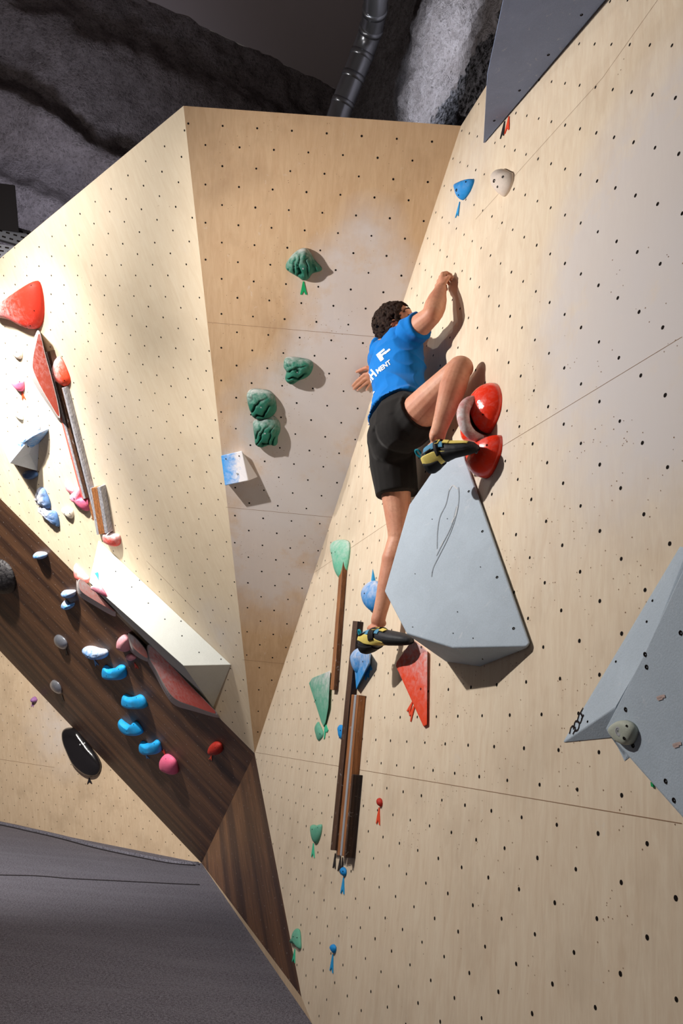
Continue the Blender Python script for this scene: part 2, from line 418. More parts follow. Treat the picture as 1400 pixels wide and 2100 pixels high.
# the dark wet-looking lower course of the rock follows a slanting line
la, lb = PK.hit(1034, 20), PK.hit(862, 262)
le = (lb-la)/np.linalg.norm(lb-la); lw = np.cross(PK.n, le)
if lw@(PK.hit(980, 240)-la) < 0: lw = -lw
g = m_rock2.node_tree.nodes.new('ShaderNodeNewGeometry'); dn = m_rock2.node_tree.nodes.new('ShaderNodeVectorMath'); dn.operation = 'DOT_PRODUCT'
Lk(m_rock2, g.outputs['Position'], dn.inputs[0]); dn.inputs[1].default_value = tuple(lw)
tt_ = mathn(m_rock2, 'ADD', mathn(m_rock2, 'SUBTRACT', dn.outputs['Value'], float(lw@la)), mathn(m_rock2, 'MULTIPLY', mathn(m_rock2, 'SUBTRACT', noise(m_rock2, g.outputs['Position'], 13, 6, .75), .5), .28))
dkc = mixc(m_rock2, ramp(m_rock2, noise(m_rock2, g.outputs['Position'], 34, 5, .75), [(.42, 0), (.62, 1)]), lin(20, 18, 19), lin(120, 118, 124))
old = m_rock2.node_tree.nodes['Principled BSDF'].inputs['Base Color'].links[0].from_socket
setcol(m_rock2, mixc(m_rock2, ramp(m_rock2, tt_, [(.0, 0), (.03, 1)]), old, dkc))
m_ceil = mat('painted_ceiling', lin(158, 146, 148), .95, .1)
o = obj('ceiling', [C1-eC*7, C2+eC*.6, A0+np.array([.4, .1, 0]), A0+np.array([2.2, -5, 0]), A0+np.array([2.2, -8.5, 0]), C1-eC*7+np.array([0, -9, 0])], [(0, 1, 2, 3, 4, 5)], m_ceil); o['kind'] = 'structure'
m_duct = mat('galvanised_duct', lin(160, 162, 168), .28, .5, .85)
dp = [at(686, 262, 5.6), at(699, 222, 5.6), at(724, 158, 5.55), at(748, 96, 5.5), at(762, 55, 5.4), at(769, 15, 5.25), at(772, -30, 5.1), at(774, -90, 4.95)]
root = empty('ventilation_duct', dp[0]); tag(root, 'shiny galvanised metal ventilation duct bending upward in front of the rough rock', 'duct')
dl = spline(dp, 60, False)
tube('pipe', dl, .082, m_duct, root, k=28)
for q in (8, 17, 24, 33, 41):
    tube('seam_ring', dl[q:q+3], .0865, m_duct, root, k=28)
# perforated cable tray at the left edge
m_tray = mat('galvanised_tray', lin(118, 118, 124), .5, .4, .6)
for k, (p0, p1, w, lab) in enumerate([((-60, 455), (64, 492), .13, 'perforated galvanised cable tray at the left edge, the upper of two'), ((-60, 505), (52, 522), .10, 'perforated galvanised cable tray at the left edge, just above the wall top')]):
    s0 = 6.0-.08*k
    a, b = at(*p0, s0), at(*p1, s0+.1)
    e = (b-a)/np.linalg.norm(b-a); up = CU-e*(CU@e); up /= np.linalg.norm(up); n = np.cross(e, up)
    Lg = np.linalg.norm(b-a)
    root = empty('cable_tray', a); tag(root, lab, 'cable tray', 'cable trays at the left edge')
    V = []; Fc = []; fm = []
    def quad(x0, x1, y0, y1, z, mi):
        i = len(V); V.extend([a+e*x0+up*y0+n*z, a+e*x1+up*y0+n*z, a+e*x1+up*y1+n*z, a+e*x0+up*y1+n*z]); Fc.append((i, i+1, i+2, i+3)); fm.append(mi)
    quad(0, Lg, -w/2, w/2, 0, 0); quad(0, Lg, -w/2, w/2, -.012, 0)
    i = len(V)
    for yy in (-w/2, w/2):
        i = len(V); V.extend([a+up*yy, a+e*Lg+up*yy, a+e*Lg+up*yy-n*.06, a+up*yy-n*.06]); Fc.append((i, i+1, i+2, i+3)); fm.append(0)
    sgn = 1 if n@CF < 0 else -1
    for r, yy in enumerate((-w*.3, 0, w*.3)):
        x = .02+.02*(r % 2)
        while x < Lg-.04:
            quad(x, x+.028, yy-.006, yy+.006, sgn*.002 if sgn > 0 else -.014, 1); x += .055
    obj('rail', V, Fc, [m_tray, M_hole], root, fmat=fm)
# black block at the left edge standing in for a shadow on the rock
m_shade = mat('dark_rock_shade', lin(26, 23, 24), .9, .1)
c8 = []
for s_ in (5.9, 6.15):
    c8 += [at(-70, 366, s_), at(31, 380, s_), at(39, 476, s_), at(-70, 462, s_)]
o = recalc(obj('shadow_block', c8, [(0, 1, 2, 3), (7, 6, 5, 4), (0, 4, 5, 1), (1, 5, 6, 2), (2, 6, 7, 3), (3, 7, 4, 0)], m_shade, origin=c8[0]))
bevel(o, .004); tag(o, 'dark square-edged block standing in for a shadow on the rock above the cable trays', 'box')
# ------------------------------------------------------------------ materials of holds
def holdmat(name, col, rough=.62, chalk=lin(228, 224, 226), rs=26, spec=.3, speck=.35):
    m = mat(name, col, rough, spec)
    g = m.node_tree.nodes.new('ShaderNodeNewGeometry'); p = g.outputs['Position']
    at_ = N(m, 'ShaderNodeAttribute', attribute_name='chalk')
    a = noise(m, p, rs, 6, .7, .6); b = noise(m, p, 110, 3, .7)
    f = mathn(m, 'MULTIPLY', at_.outputs['Fac'], mathn(m, 'ADD', mathn(m, 'MULTIPLY', mathn(m, 'SUBTRACT', a, .52), 3.6), mathn(m, 'MULTIPLY', at_.outputs['Fac'], 1.7)))
    f = mathn(m, 'MINIMUM', mathn(m, 'MAXIMUM', f, 0.0), .97)
    c = mixc(m, ramp(m, b, [(.35, 0), (.75, speck)]), col, tuple(x*.72 for x in col))
    c = mixc(m, f, c, chalk)
    setcol(m, c); bump(m, b, .25, .004); return m
COL = {'red': lin(206, 52, 34), 'deepred': lin(184, 46, 34), 'rust': lin(140, 58, 44), 'chalkpink': lin(240, 150, 138), 'orange': lin(238, 78, 44), 'coral': lin(232, 104, 92), 'pink': lin(232, 104, 142), 'palepink': lin(236, 160, 172),
       'blue': lin(28, 142, 220), 'skyblue': lin(30, 160, 228), 'slate': lin(78, 112, 160), 'green': lin(38, 112, 92), 'mint': lin(112, 196, 164), 'sage': lin(98, 172, 146),
       'brightgreen': lin(20, 160, 96), 'teal': lin(58, 198, 156), 'white': lin(222, 208, 196), 'cream': lin(232, 222, 208), 'black': lin(30, 28, 32), 'grey': lin(176, 182, 170),
       'purple': lin(150, 104, 158), 'silver': lin(150, 152, 160)}
HM = {k: holdmat('hold_'+k, v) for k, v in COL.items()}
HM['gloss_black'] = holdmat('hold_gloss_black', lin(26, 24, 26), .12, spec=.6, speck=0)
HM['gloss_red'] = holdmat('hold_gloss_red', lin(244, 56, 28), .14, spec=.6, speck=.1)
HM['silver'] = holdmat('hold_silver', lin(150, 154, 166), .28, spec=.7); HM['silver'].node_tree.nodes['Principled BSDF'].inputs['Metallic'].default_value = .6
M_steel = mat('bolt_steel', lin(206, 210, 214), .4, .5, .35)
M_tag = {k: mat('tag_'+k, COL[k], .45, .35) for k in ('red', 'orange', 'blue', 'skyblue', 'brightgreen', 'teal', 'black', 'purple')}
def chalkattr(o, fn):
    a = o.data.attributes.new('chalk', 'FLOAT', 'POINT'); o_ = np.array(o['_o'])
    a.data.foreach_set('value', [float(min(1, max(0, fn(np.array(v.co)+o_)))) for v in o.data.vertices])
TREES = {}
def bolt_on(root, host, px, r=.006, steel=True, name=None):
    """a bolt head or an empty bolt hole set into the surface of a hold"""
    o_ = Vector(host['_o'])
    if host.name not in TREES: TREES[host.name] = BVHTree.FromPolygons([v.co+o_ for v in host.data.vertices], [tuple(p.vertices) for p in host.data.polygons])
    d = Vector(tuple(ray(*px))).normalized()
    X, n, _, _ = TREES[host.name].ray_cast(Vector(tuple(CAM)), d)
    if X is None: return
    if n.dot(d) > 0: n = -n
    n = (n*1.0-d*.25).normalized()
    a = n.orthogonal().normalized(); b = n.cross(a); V = []; Fc = []; fm = []
    for rr, z in ((1.0, .0008), (.72, .0012), (.72, .0003), (.35, .0003), (.3, -.001)):
        for q in range(14):
            t = 2*math.pi*q/14; V.append(tuple(X+n*(z+.0006)+(a*math.cos(t)+b*math.sin(t))*r*rr))
    for k in range(4):
        for q in range(14): Fc.append((k*14+q, k*14+(q+1) % 14, (k+1)*14+(q+1) % 14, (k+1)*14+q)); fm.append(0 if steel or k else 0)
    Fc.append(tuple(range(56, 70))); fm.append(1)
    return obj(name or ('bolt' if steel else 'bolt_hole'), V, Fc, [M_steel if steel else M_hole, M_hole], root, fmat=fm)
def dome(name, P, px, h, color, label, cat='climbing hold', group=None, chalk=0.0, p=1.0, rings=9, N_=52, shift=(0, 0), rough=.0, rs=40, bolts=(), holes=(), flat=.0, hb=None, ridge=None, chalkdir=None, tilt=(0, 0), parent=None, pw=1.0):
    """a moulded hold: the px outline is where its rim shows, it bulges h metres out of the wall"""
    hb = h*.35 if hb is None else hb
    out = spline([P.drop(P.hit(*q, hb)) for q in px], N_)
    c = out.mean(0); V = []; K = rings
    SH = P.u*shift[0]+P.v*shift[1]
    size = np.linalg.norm(out-c, axis=1).max()
    rnd = random.Random(label+name).random()*50
    M_ = len(out)
    for k in range(K):
        a = (math.pi/2)*(k/K)
        sc_ = math.cos(a)**(pw) if flat == 0 else 1-(1-flat)*(k/K)**2.2 if k < K else 0
        z = h*(math.sin(a)**p)
        for X in out:
            Y = c+SH*(k/K)+(X-c)*sc_
            rel = (Y-c)
            zz = z*(1+tilt[0]*(rel@P.u)/size+tilt[1]*(rel@P.v)/size)
            if ridge and k: zz += ridge(rel/size, k/K)*h
            if rough and k:
                zz += rough*mnoise.fractal(Vector((Y[0]*rs+rnd, Y[1]*rs, Y[2]*rs)), 1.0, 2.0, 4)*(.3+k/K)
            V.append(Y+P.o*max(zz+.001, .0012 if k else .001))
    V.append(c+SH+P.o*h*(1+0)); T = len(V)-1
    if ridge: V[T] = V[T]+P.o*ridge(np.zeros(3), 1.0)*h
    Fc = [tuple(range(M_-1, -1, -1))]
    for k in range(K-1):
        for q in range(M_): Fc.append((k*M_+q, k*M_+(q+1) % M_, (k+1)*M_+(q+1) % M_, (k+1)*M_+q))
    for q in range(M_): Fc.append(((K-1)*M_+q, (K-1)*M_+(q+1) % M_, T))
    if parent is not None:
        o = obj(name, V, Fc, HM[color], parent, smooth=True)
    elif bolts or holes:
        root = empty(name, c); tag(root, label, cat, group)
        o = obj('body', V, Fc, HM[color], root, smooth=True)
    else:
        o = obj(name, V, Fc, HM[color], None, smooth=True, origin=c); tag(o, label, cat, group); root = o
    up = chalkdir if chalkdir is not None else np.array([-.25, -.1, 1.0])
    chalkattr(o, lambda X: chalk*(.55+.85*(X-c)@up/size/np.linalg.norm(up)))
    recalc(o)
    for b in bolts: bolt_on(root, o, b[:2], b[2] if len(b) > 2 else .0065, True)
    for b in holes: bolt_on(root, o, b[:2], b[2] if len(b) > 2 else .0045, False)
    return root if parent is None else o
def poly(name, P, pts, faces, m, label=None, cat=None, bev=.006, parent=None, group=None, kind=None, fmat=None):
    """faceted body: every corner is given as (px, py, distance out of the wall)"""
    V = [P.hit(x, y, max(h, .001)) for x, y, h in pts]
    c = P.drop(np.mean(V, axis=0))
    o = obj(name, V, faces, m, parent, origin=c, fmat=fmat); recalc(o)
    if bev: bevel(o, bev, 3)
    if parent is None: tag(o, label, cat, group)
    return o
def tagmark(P, px, color, label, t=.004, group=None):
    V = [P.hit(*q, .001) for q in px]; n = len(V); V += [v+P.o*t for v in V]
    o = obj('route_tag', V, [tuple(range(n-1, -1, -1)), tuple(range(n, 2*n))]+[(i, (i+1) % n, n+(i+1) % n, n+i) for i in range(n)], M_tag[color], origin=P.hit(*px[0])); recalc(o)
    tag(o, label, 'route tag', group); return o
def fork(P, tip, l, r, color, label, notch=.28, w=.12, **k):
    tip, l, r = (np.array(q, float) for q in (tip, l, r)); mid = (l+r)/2
    nn = mid+(tip-mid)*notch; d = (r-l)*w
    px = [tip-d*.4, l-(l-tip)*.35-(r-l)*.05, l-d*.2, l+d, nn, r-d, r+d*.2, r-(r-tip)*.35+(r-l)*.05, tip+d*.4]
    return tagmark(P, px, color, label, **k)
def facepl(P, a, b, c):
    A_ = [P.hit(*q) for q in (a, b, c)]; return P3(*A_)
# ------------------------------------------------------------------ holds on the left wall
dome('climbing_hold', PL, [(-16, 642), (-4, 625), (25, 603), (55, 583), (69, 577), (76, 588), (81, 615), (82, 645), (77, 668), (67, 676), (48, 670), (20, 656), (-8, 650)], .11, 'red', 'large smooth red triangular hold at the left edge, above the red fin', chalk=.45, holes=[(64, 585), (70, 637), (21, 646), (62, 668)], p=.8, pw=.7, chalkdir=-PL.u*.9+np.array([0, 0, -.1]) if (PL.u@CR) > 0 else PL.u*.9)
dome('climbing_hold', PL, [(118, 731), (110, 740), (105, 757), (106, 772), (114, 785), (122, 790), (130, 793), (138, 789), (140, 778), (134, 760), (125, 740)], .06, 'orange', 'small glossy orange-red oval hold beside the top of the long dark rung', chalk=.75, holes=[(109, 768), (132, 780)], chalkdir=-CR*.8+CU*.3)
dome('climbing_hold', PL, [(21, 716), (32, 712), (40, 716), (44, 728), (40, 737), (30, 731), (24, 724)], .04, 'cream', 'small cream hold near the left edge, below the large red triangular hold', holes=[(34, 722)], chalk=.3)
dome('climbing_hold', PL, [(20, 775), (30, 779), (44, 780), (47, 790), (46, 800), (40, 803), (30, 793), (23, 784)], .05, 'pink', 'pale pink wedge hold near the left edge between two cream holds', chalk=.75, holes=[(40, 783)])
fork(PL, (45, 803), (46, 820), (53, 819), 'orange', 'small orange forked route tag below the pale pink wedge hold')
dome('climbing_hold', PL, [(25, 841), (37, 839), (43, 847), (45, 861), (38, 857), (30, 849)], .04, 'cream', 'small cream hold near the left edge, just above the grey pointed volume', holes=[(36, 845)], chalk=.3)
# grey volumes
def volmat(name, col, col2=None, wear=.3, scl=5):
    m = mat(name, col, .75, .2)
    g = m.node_tree.nodes.new('ShaderNodeNewGeometry'); p = g.outputs['Position']
    a = noise(m, p, scl, 5, .65, .4); b = noise(m, p, 190, 2, .7); d = noise(m, p, 17, 5, .7, 1.4)
    c = mixc(m, ramp(m, b, [(.35, 0), (.7, .5)]), col, tuple(x*.82 for x in col))
    c = mixc(m, ramp(m, a, [(.45, 0), (.75, wear)]), c, col2 or tuple(min(1, x*1.35) for x in col))
    c = mixc(m, mathn(m, 'MULTIPLY', ramp(m, d, [(.62, 0), (.72, 1)]), wear), c, lin(226, 226, 230))
    setcol(m, c); bump(m, b, .3, .003); return m
V_grey = volmat('grey_grit_paint', lin(180, 194, 208)); V_dark = volmat('slate_grit_paint', lin(132, 148, 184), wear=.35)
V_white = volmat('white_grit_paint', lin(216, 220, 216), wear=.15)
root = poly('climbing_volume', PL, [(83, 873, 0), (4, 915, .02), (20, 950, .24), (77, 966, 0), (60, 930, .06)], [(0, 2, 1), (0, 4, 2), (4, 3, 2), (0, 3, 4), (1, 2, 3), (0, 1, 3)], V_grey, 'small pale grey pointed pyramid volume with a chalked blue hold on it', 'climbing volume', bev=.003)
VT = root
def squiggle(root_host, name, strokes, m, r=.0016, parent=None, off=.0015):
    """painted maker's mark: strokes are px polylines thrown onto the facet"""
    o_ = Vector(root_host['_o']); tr = BVHTree.FromPolygons([v.co+o_ for v in root_host.data.vertices], [tuple(p.vertices) for p in root_host.data.polygons])
    V = []; Fc = []
    for st in strokes:
        L = []
        for q in spline([(x, y, 0) for x, y in st], 22, False):
            d = Vector(tuple(ray(q[0], q[1]))).normalized(); X, n, _, _ = tr.ray_cast(Vector(tuple(CAM)), d)
            if X is None: continue
            if n.dot(d) > 0: n = -n
            L.append((X+n*off, n))
        for i in range(len(L)-1):
            (a, n), (b, _) = L[i], L[i+1]; e = (b-a)
            if e.length < 1e-6: continue
            s = n.cross(e).normalized()*r; k = len(V)
            V += [tuple(a-s-e*.1), tuple(b-s+e*.1), tuple(b+s+e*.1), tuple(a+s-e*.1)]; Fc.append((k, k+1, k+2, k+3))
    if V: return obj(name, V, Fc, m, parent or root_host)
M_ink = mat('black_ink', lin(34, 26, 28), .8, .1)
squiggle(root, 'painted_mark', [[(57, 909), (60, 904), (63, 911), (59, 914), (57, 909)], [(63, 902), (67, 898), (69, 905), (65, 908), (63, 902)], [(69, 893), (72, 900)], [(70, 893), (74, 891), (73, 897)], [(56, 912), (58, 917)]], M_ink, r=.0045)
dome('climbing_hold', PL, [(4, 918), (16, 905), (40, 895), (54, 893), (52, 903), (40, 918), (28, 934), (18, 938), (8, 930)], .13, 'blue', 'chalk-covered blue rock-shaped hold on the small grey pyramid volume', chalk=1.0, rough=.012, hb=.20, chalkdir=-CR*.5+CU*1.2, rs=22)
dome('climbing_hold', PL, [(33, 948), (42, 944), (50, 941), (47, 948), (38, 951)], .06, 'pink', 'sliver of a pink hold under the small grey pyramid volume', hb=.05)
fork(PL, (64, 940), (68, 954), (74, 953), 'blue', 'small dark blue route tag in the shade of the grey pyramid volume')
dome('climbing_hold', PL, [(46, 970), (55, 966), (71, 967), (75, 976), (70, 980), (62, 984), (50, 980)], .05, 'slate', 'small slate-blue hold in the shade below the grey pyramid volume', chalk=.25, rough=.006)
cg = 'slate-blue ridged holds below the pyramid volume'
dome('climbing_hold', PL, [(76, 1003), (82, 1000), (89, 1005), (97, 1022), (101, 1036), (98, 1044), (86, 1040), (76, 1034), (72, 1020)], .055, 'slate', 'chalky slate-blue ridged hold, the upper of the pair left of the pink hook hold', group=cg, chalk=.75, rough=.016, rs=30, chalkdir=-CR)
dome('climbing_hold', PL, [(77, 1040), (90, 1036), (100, 1047), (112, 1051), (118, 1068), (118, 1081), (105, 1073), (92, 1062), (81, 1050)], .055, 'slate', 'chalky slate-blue ridged hold with a pointed lower tip, the lower of the pair', group=cg, chalk=.7, rough=.016, rs=30, chalkdir=-CR)
dome('climbing_hold', PL, [(125, 1044), (135, 1041), (146, 1045), (149, 1056), (146, 1064), (139, 1060), (130, 1054)], .04, 'cream', 'small cream hold left of the hooked pink hold', holes=[(132, 1053, .004), (143, 1053, .004)], chalk=.3)
dome('climbing_hold', PL, [(142, 1017), (148, 1010), (157, 1003), (162, 997), (166, 1008), (168, 1020), (176, 1024), (181, 1036), (179, 1048), (171, 1047), (158, 1034), (146, 1027)], .06, 'pink', 'bright pink hooked hold beside the lower end of the long rungs', chalk=.6, holes=[(152, 1023, .007)], chalkdir=CU-CR*.3)
dome('climbing_hold', PL, [(133, 988), (137, 986), (142, 995), (150, 1008), (145, 1013), (136, 1003)], .03, 'palepink', 'slim pale pink finger-shaped hold just above the hooked pink hold', chalk=.6)
# red fin macro
m_fin = volmat('grey_birch_edge', lin(196, 186, 184), wear=.3); 
def fin(P, outer, inner, h, label, color='coral', chalk=.5, cdir=None, sub=None):
    root = empty('fin_volume', P.drop(P.hit(*outer[0]))); tag(root, label, 'climbing volume', 'red-faced fin volumes')
    ob = spline([P.hit(*q, .001) for q in outer], 60); it = spline([P.hit(*q, h) for q in inner], 60)
    n = 90
    def rs_(A_):
        d = np.r_[0, np.cumsum(np.linalg.norm(np.roll(A_, -1, 0)-A_, axis=1))]; A2_ = np.vstack([A_, A_[:1]])
        t = np.linspace(0, d[-1], n, endpoint=False); return np.stack([np.interp(t, d, A2_[:, k]) for k in range(3)], 1)
    ob, it = rs_(ob), rs_(it); V = list(ob)+list(it)
    Fc = [(i, (i+1) % n, n+(i+1) % n, n+i) for i in range(n)]+[tuple(range(n-1, -1, -1)), tuple(range(n, 2*n))]
    recalc(obj('plywood_body', V, Fc, m_fin, root))
    c = it.mean(0); it2 = c+(it-c)*.955+P.o*.0015
    f = obj('painted_face', [*it2, c+P.o*.002], [(i, (i+1) % n, n) for i in range(n)], HM[color], root)
    cd = cdir if cdir is not None else CU
    sz = np.linalg.norm(it-c, axis=1).max(); chalkattr(f, lambda X: chalk*(.5+.6*(X-c)@cd/sz))
    return root
fin(PL, [(79, 677), (70, 690), (62, 718), (59, 748), (63, 772), (78, 800), (100, 833), (124, 866), (122, 830), (108, 775), (94, 728)], [(81, 680), (74, 700), (69, 722), (66, 748), (70, 765), (84, 795), (104, 830), (122, 858), (119, 830), (107, 780), (92, 725)], .10, 'tall lens-shaped grey volume with a rust-red face below the large red triangular hold', 'rust', .25)
M_wood = {}
def woodmat(name, c1, c2, ax):
    m = mat(name, c1, .5, .35)
    g = m.node_tree.nodes.new('ShaderNodeNewGeometry')
    mp = m.node_tree.nodes.new('ShaderNodeMapping'); Lk(m, g.outputs['Position'], mp.inputs[0]); mp.inputs['Scale'].default_value = ax
    a = noise(m, mp.outputs[0], 6, 5, .65, .3); d = noise(m, g.outputs['Position'], 28, 4, .75, 1)
    c = mixc(m, ramp(m, a, [(.35, 0), (.65, 1)]), c1, c2)
    c = mixc(m, mathn(m, 'MULTIPLY', ramp(m, d, [(.62, 0), (.7, 1)]), .5), c, lin(205, 200, 200))
    setcol(m, c); bump(m, a, .2, .002); return m
W_dark = woodmat('dark_hardwood', lin(58, 40, 32), lin(92, 62, 44), (14, 14, 1)); W_brown = woodmat('brown_hardwood', lin(122, 76, 46), lin(176, 116, 70), (14, 14, 1))
W_grey = woodmat('weathered_grey_face', lin(126, 126, 134), lin(186, 184, 190), (14, 14, 1)); W_black = woodmat('blackened_edge', lin(38, 34, 38), lin(74, 70, 76), (14, 14, 1))
W_alu = mat('silver_strip', lin(178, 184, 194), .4, .5, .3)
def rung(P, p0, p1, wpx, strips, depth, label, group=None):
    """a long wooden bar on the wall, built of lengthwise strips (from, to, height, material)"""
    a, b = P.hit(*p0), P.hit(*p1); e = (b-a)/np.linalg.norm(b-a); s = np.cross(P.n, e)
    if s@CR < 0: s = -s
    pa = np.array(p0, float); d2 = np.array(p1, float)-pa; d2 /= np.linalg.norm(d2); nx = np.array([-d2[1], d2[0]])
    if nx[0] < 0: nx = -nx
    root = empty('wooden_rung', a); tag(root, label, 'climbing rung', group)
    names = {'brown': 'wooden_strip', 'dark': 'wooden_strip', 'black': 'wooden_strip', 'grey': 'wooden_strip', 'alu': 'metal_strip'}
    mats_ = {'brown': W_brown, 'dark': W_dark, 'black': W_black, 'grey': W_grey, 'alu': W_alu, 'coral': HM['coral']}
    for f0, f1, h0, h1, mk_ in strips:
        V = []
        for p in (p0, p1):
            p = np.array(p, float); A_ = P.hit(*(p+nx*wpx*(f0-.5)), h0); B_ = P.hit(*(p+nx*wpx*(f1-.5)), h1)
            V += [P.drop(A_, .001), P.drop(B_, .001), B_, A_]
        o = obj(names.get(mk_, 'painted_strip'), V, [(0, 1, 2, 3), (7, 6, 5, 4), (0, 4, 5, 1), (1, 5, 6, 2), (2, 6, 7, 3), (3, 7, 4, 0)], mats_[mk_], root); recalc(o); bevel(o, .0022, 2)
    return root
rung(PL, (97, 721), (177, 1022), 17, [(-.05, .12, .02, .045, 'coral'), (.12, .38, .05, .05, 'grey'), (.38, .78, .045, .045, 'dark'), (.78, 1.0, .03, .012, 'grey')], .05, 'long dark wooden rung with a red painted edge on the left wall')
rung(PL, (128, 795), (196, 1066), 13, [(0, .38, .02, .03, 'brown'), (.38, .66, .04, .045, 'grey'), (.66, 1.0, .045, .03, 'grey')], .05, 'long weathered grey rung right of the red-edged rung on the left wall')
rung(PL, (194, 1000), (210, 1095), 24, [(0, .2, .03, .045, 'grey'), (.2, .5, .045, .045, 'brown'), (.5, .7, .045, .05, 'brown'), (.7, 1.0, .06, .05, 'grey')], .05, 'short wide brown and grey wooden rung touching the small red hold below')
dome('climbing_hold', PL, [(205, 1098), (213, 1094), (225, 1098), (235, 1101), (238, 1109), (237, 1120), (230, 1124), (218, 1119), (208, 1112)], .07, 'red', 'small chalk-topped red hold at the upper tip of the long white volume', chalk=.85, hb=.05, chalkdir=CU*1.5)
# long white volume
WF = facepl(PL, (202, 1108, .002), (474, 1363, .002), (376, 1365, .26))
WV = [(202, 1108, .002), (474, 1363, .002), (437, 1452, 0), (190, 1206, 0), (376, 1365, .26), (183, 1194, max(.01, PL.h(WF.hit(183, 1194))))]
root = poly('climbing_volume', PL, WV, [(0, 1, 4, 5), (1, 2, 4), (2, 3, 5, 4), (3, 0, 5), (0, 3, 2, 1)], V_white, 'long white prism volume running diagonally down the left wall to the dark band', 'climbing volume', bev=.004)
for q in [(237, 1172), (270, 1204), (304, 1237), (338, 1270), (373, 1304), (408, 1338), (453, 1352), (286, 1190), (371, 1274)]:
    bolt_on(root, root, q, .0055, False)
tagmark(WF, [(194, 1176), (201, 1174), (202, 1190), (199, 1184)], 'skyblue', 'tiny light blue triangular tag on the upper end of the white volume', t=.006)
dome('climbing_hold', WF, [(185, 1203), (191, 1198), (205, 1197), (212, 1205), (219, 1219), (208, 1216), (195, 1210)], .05, 'pink', 'chalk-topped pink wedge hold under the upper corner of the white volume', chalk=.7, hb=.03, chalkdir=CU*1.6)
dome('climbing_hold', PL, [(151, 1160), (154, 1158), (161, 1168), (176, 1182), (181, 1189), (178, 1197), (167, 1194), (156, 1186), (152, 1174)], .06, 'coral', 'chalky coral hold at the top edge of the dark band', chalk=.95, chalkdir=CU*.8+CR*.4)
fin(PB, [(158, 1188), (157, 1204), (163, 1222), (190, 1240), (234, 1264), (232, 1250), (196, 1215), (168, 1192)], [(162, 1190), (161, 1202), (168, 1214), (192, 1230), (236, 1255), (228, 1246), (196, 1213), (170, 1190)], .07, 'pink-faced curved fin volume under the upper end of the white volume', 'chalkpink', .8)
fin(PB, [(262, 1300), (264, 1325), (274, 1342), (304, 1357), (303, 1336), (284, 1312), (270, 1300)], [(266, 1302), (270, 1320), (278, 1333), (302, 1350), (300, 1335), (284, 1314), (272, 1303)], .07, 'short pale pink-faced fin volume beside the round pink hold', 'chalkpink', .9)
fin(PB, [(304, 1322), (301, 1352), (318, 1385), (340, 1425), (358, 1446), (395, 1458), (449, 1472), (438, 1455), (392, 1408), (345, 1360)], [(306, 1322), (306, 1350), (322, 1378), (342, 1414), (362, 1436), (398, 1450), (446, 1466), (434, 1450), (390, 1405), (345, 1358)], .075, 'longest red-faced curved fin volume, under the lower half of the white volume', 'coral', .62, -CR+CU*.3)
# ------------------------------------------------------------------ holds on the dark band
bg_ = 'blue holds on the dark wooden band'
dome('climbing_hold', PB, [(68, 1138), (72, 1134), (82, 1133), (91, 1135), (94, 1140), (88, 1146), (78, 1144), (71, 1145)], .06, 'blue', 'chalk-topped blue pinch hold, the uppermost on the dark band', chalk=1.0, group=bg_, chalkdir=CU*1.6)
dome('climbing_hold', PB, [(125, 1216), (131, 1212), (150, 1212), (152, 1219), (148, 1225), (138, 1226), (128, 1223)], .06, 'blue', 'chalk-topped blue hold, the upper of the close pair on the dark band', chalk=1.0, group=bg_, chalkdir=CU*1.6)
dome('climbing_hold', PB, [(126, 1238), (132, 1232), (139, 1239), (149, 1238), (149, 1244), (141, 1250), (132, 1249), (126, 1244)], .06, 'blue', 'chalky blue kidney hold, the lower of the close pair on the dark band', chalk=.95, group=bg_, rough=.004)
dome('climbing_hold', PB, [(167, 1333), (175, 1328), (187, 1328), (200, 1332), (214, 1335), (218, 1344), (210, 1352), (192, 1352), (174, 1343)], .08, 'blue', 'cloud-shaped blue hold heaped with chalk on the dark band', chalk=1.0, group=bg_, rough=.01, rs=20, chalkdir=CU*1.3)
def cres(px): 
    return px
def saddle(rel, t): 
    s = rel@PB.u; return -.5*math.exp(-(s/.35)**2)*t*max(0, .4+.9*(rel@PB.v))
jug = [('blue saddle-shaped jug just below the cloud-shaped blue hold', [(209, 1376), (212, 1366), (221, 1371), (231, 1373), (242, 1366), (252, 1369), (256, 1383), (251, 1393), (224, 1393), (211, 1388)], [(218, 1386), (243, 1372)]),
       ('blue saddle-shaped jug, third from the bottom of the blue jugs on the dark band', [(249, 1436), (252, 1426), (263, 1430), (272, 1431), (283, 1427), (292, 1433), (299, 1449), (292, 1453), (265, 1452), (251, 1445)], [(260, 1446), (280, 1431)]),
       ('blue deeply curved jug, second from the bottom of the blue jugs on the dark band', [(242, 1485), (244, 1477), (254, 1484), (265, 1490), (274, 1481), (281, 1486), (290, 1503), (283, 1508), (264, 1507), (249, 1498)], [(260, 1500), (274, 1486)]),
       ('lowest blue saddle-shaped jug on the dark band, next to the bright pink ball hold', [(285, 1530), (288, 1522), (299, 1527), (308, 1526), (317, 1520), (324, 1525), (328, 1540), (321, 1546), (297, 1547), (287, 1540)], [(293, 1542), (316, 1525)])]
for lab, px, hs in jug:
    dome('climbing_hold', PB, px, .075, 'skyblue', lab, group=bg_, chalk=.12, ridge=saddle, holes=[(x, y, .0045) for x, y in hs], p=.8, pw=.75)
fork(PB, (193, 1352), (196, 1366), (203, 1364), 'blue', 'dark blue forked route tag under the cloud-shaped blue hold')
fork(PB, (299, 1547), (301, 1556), (307, 1556), 'blue', 'dark blue route tag under the lowest blue jug')
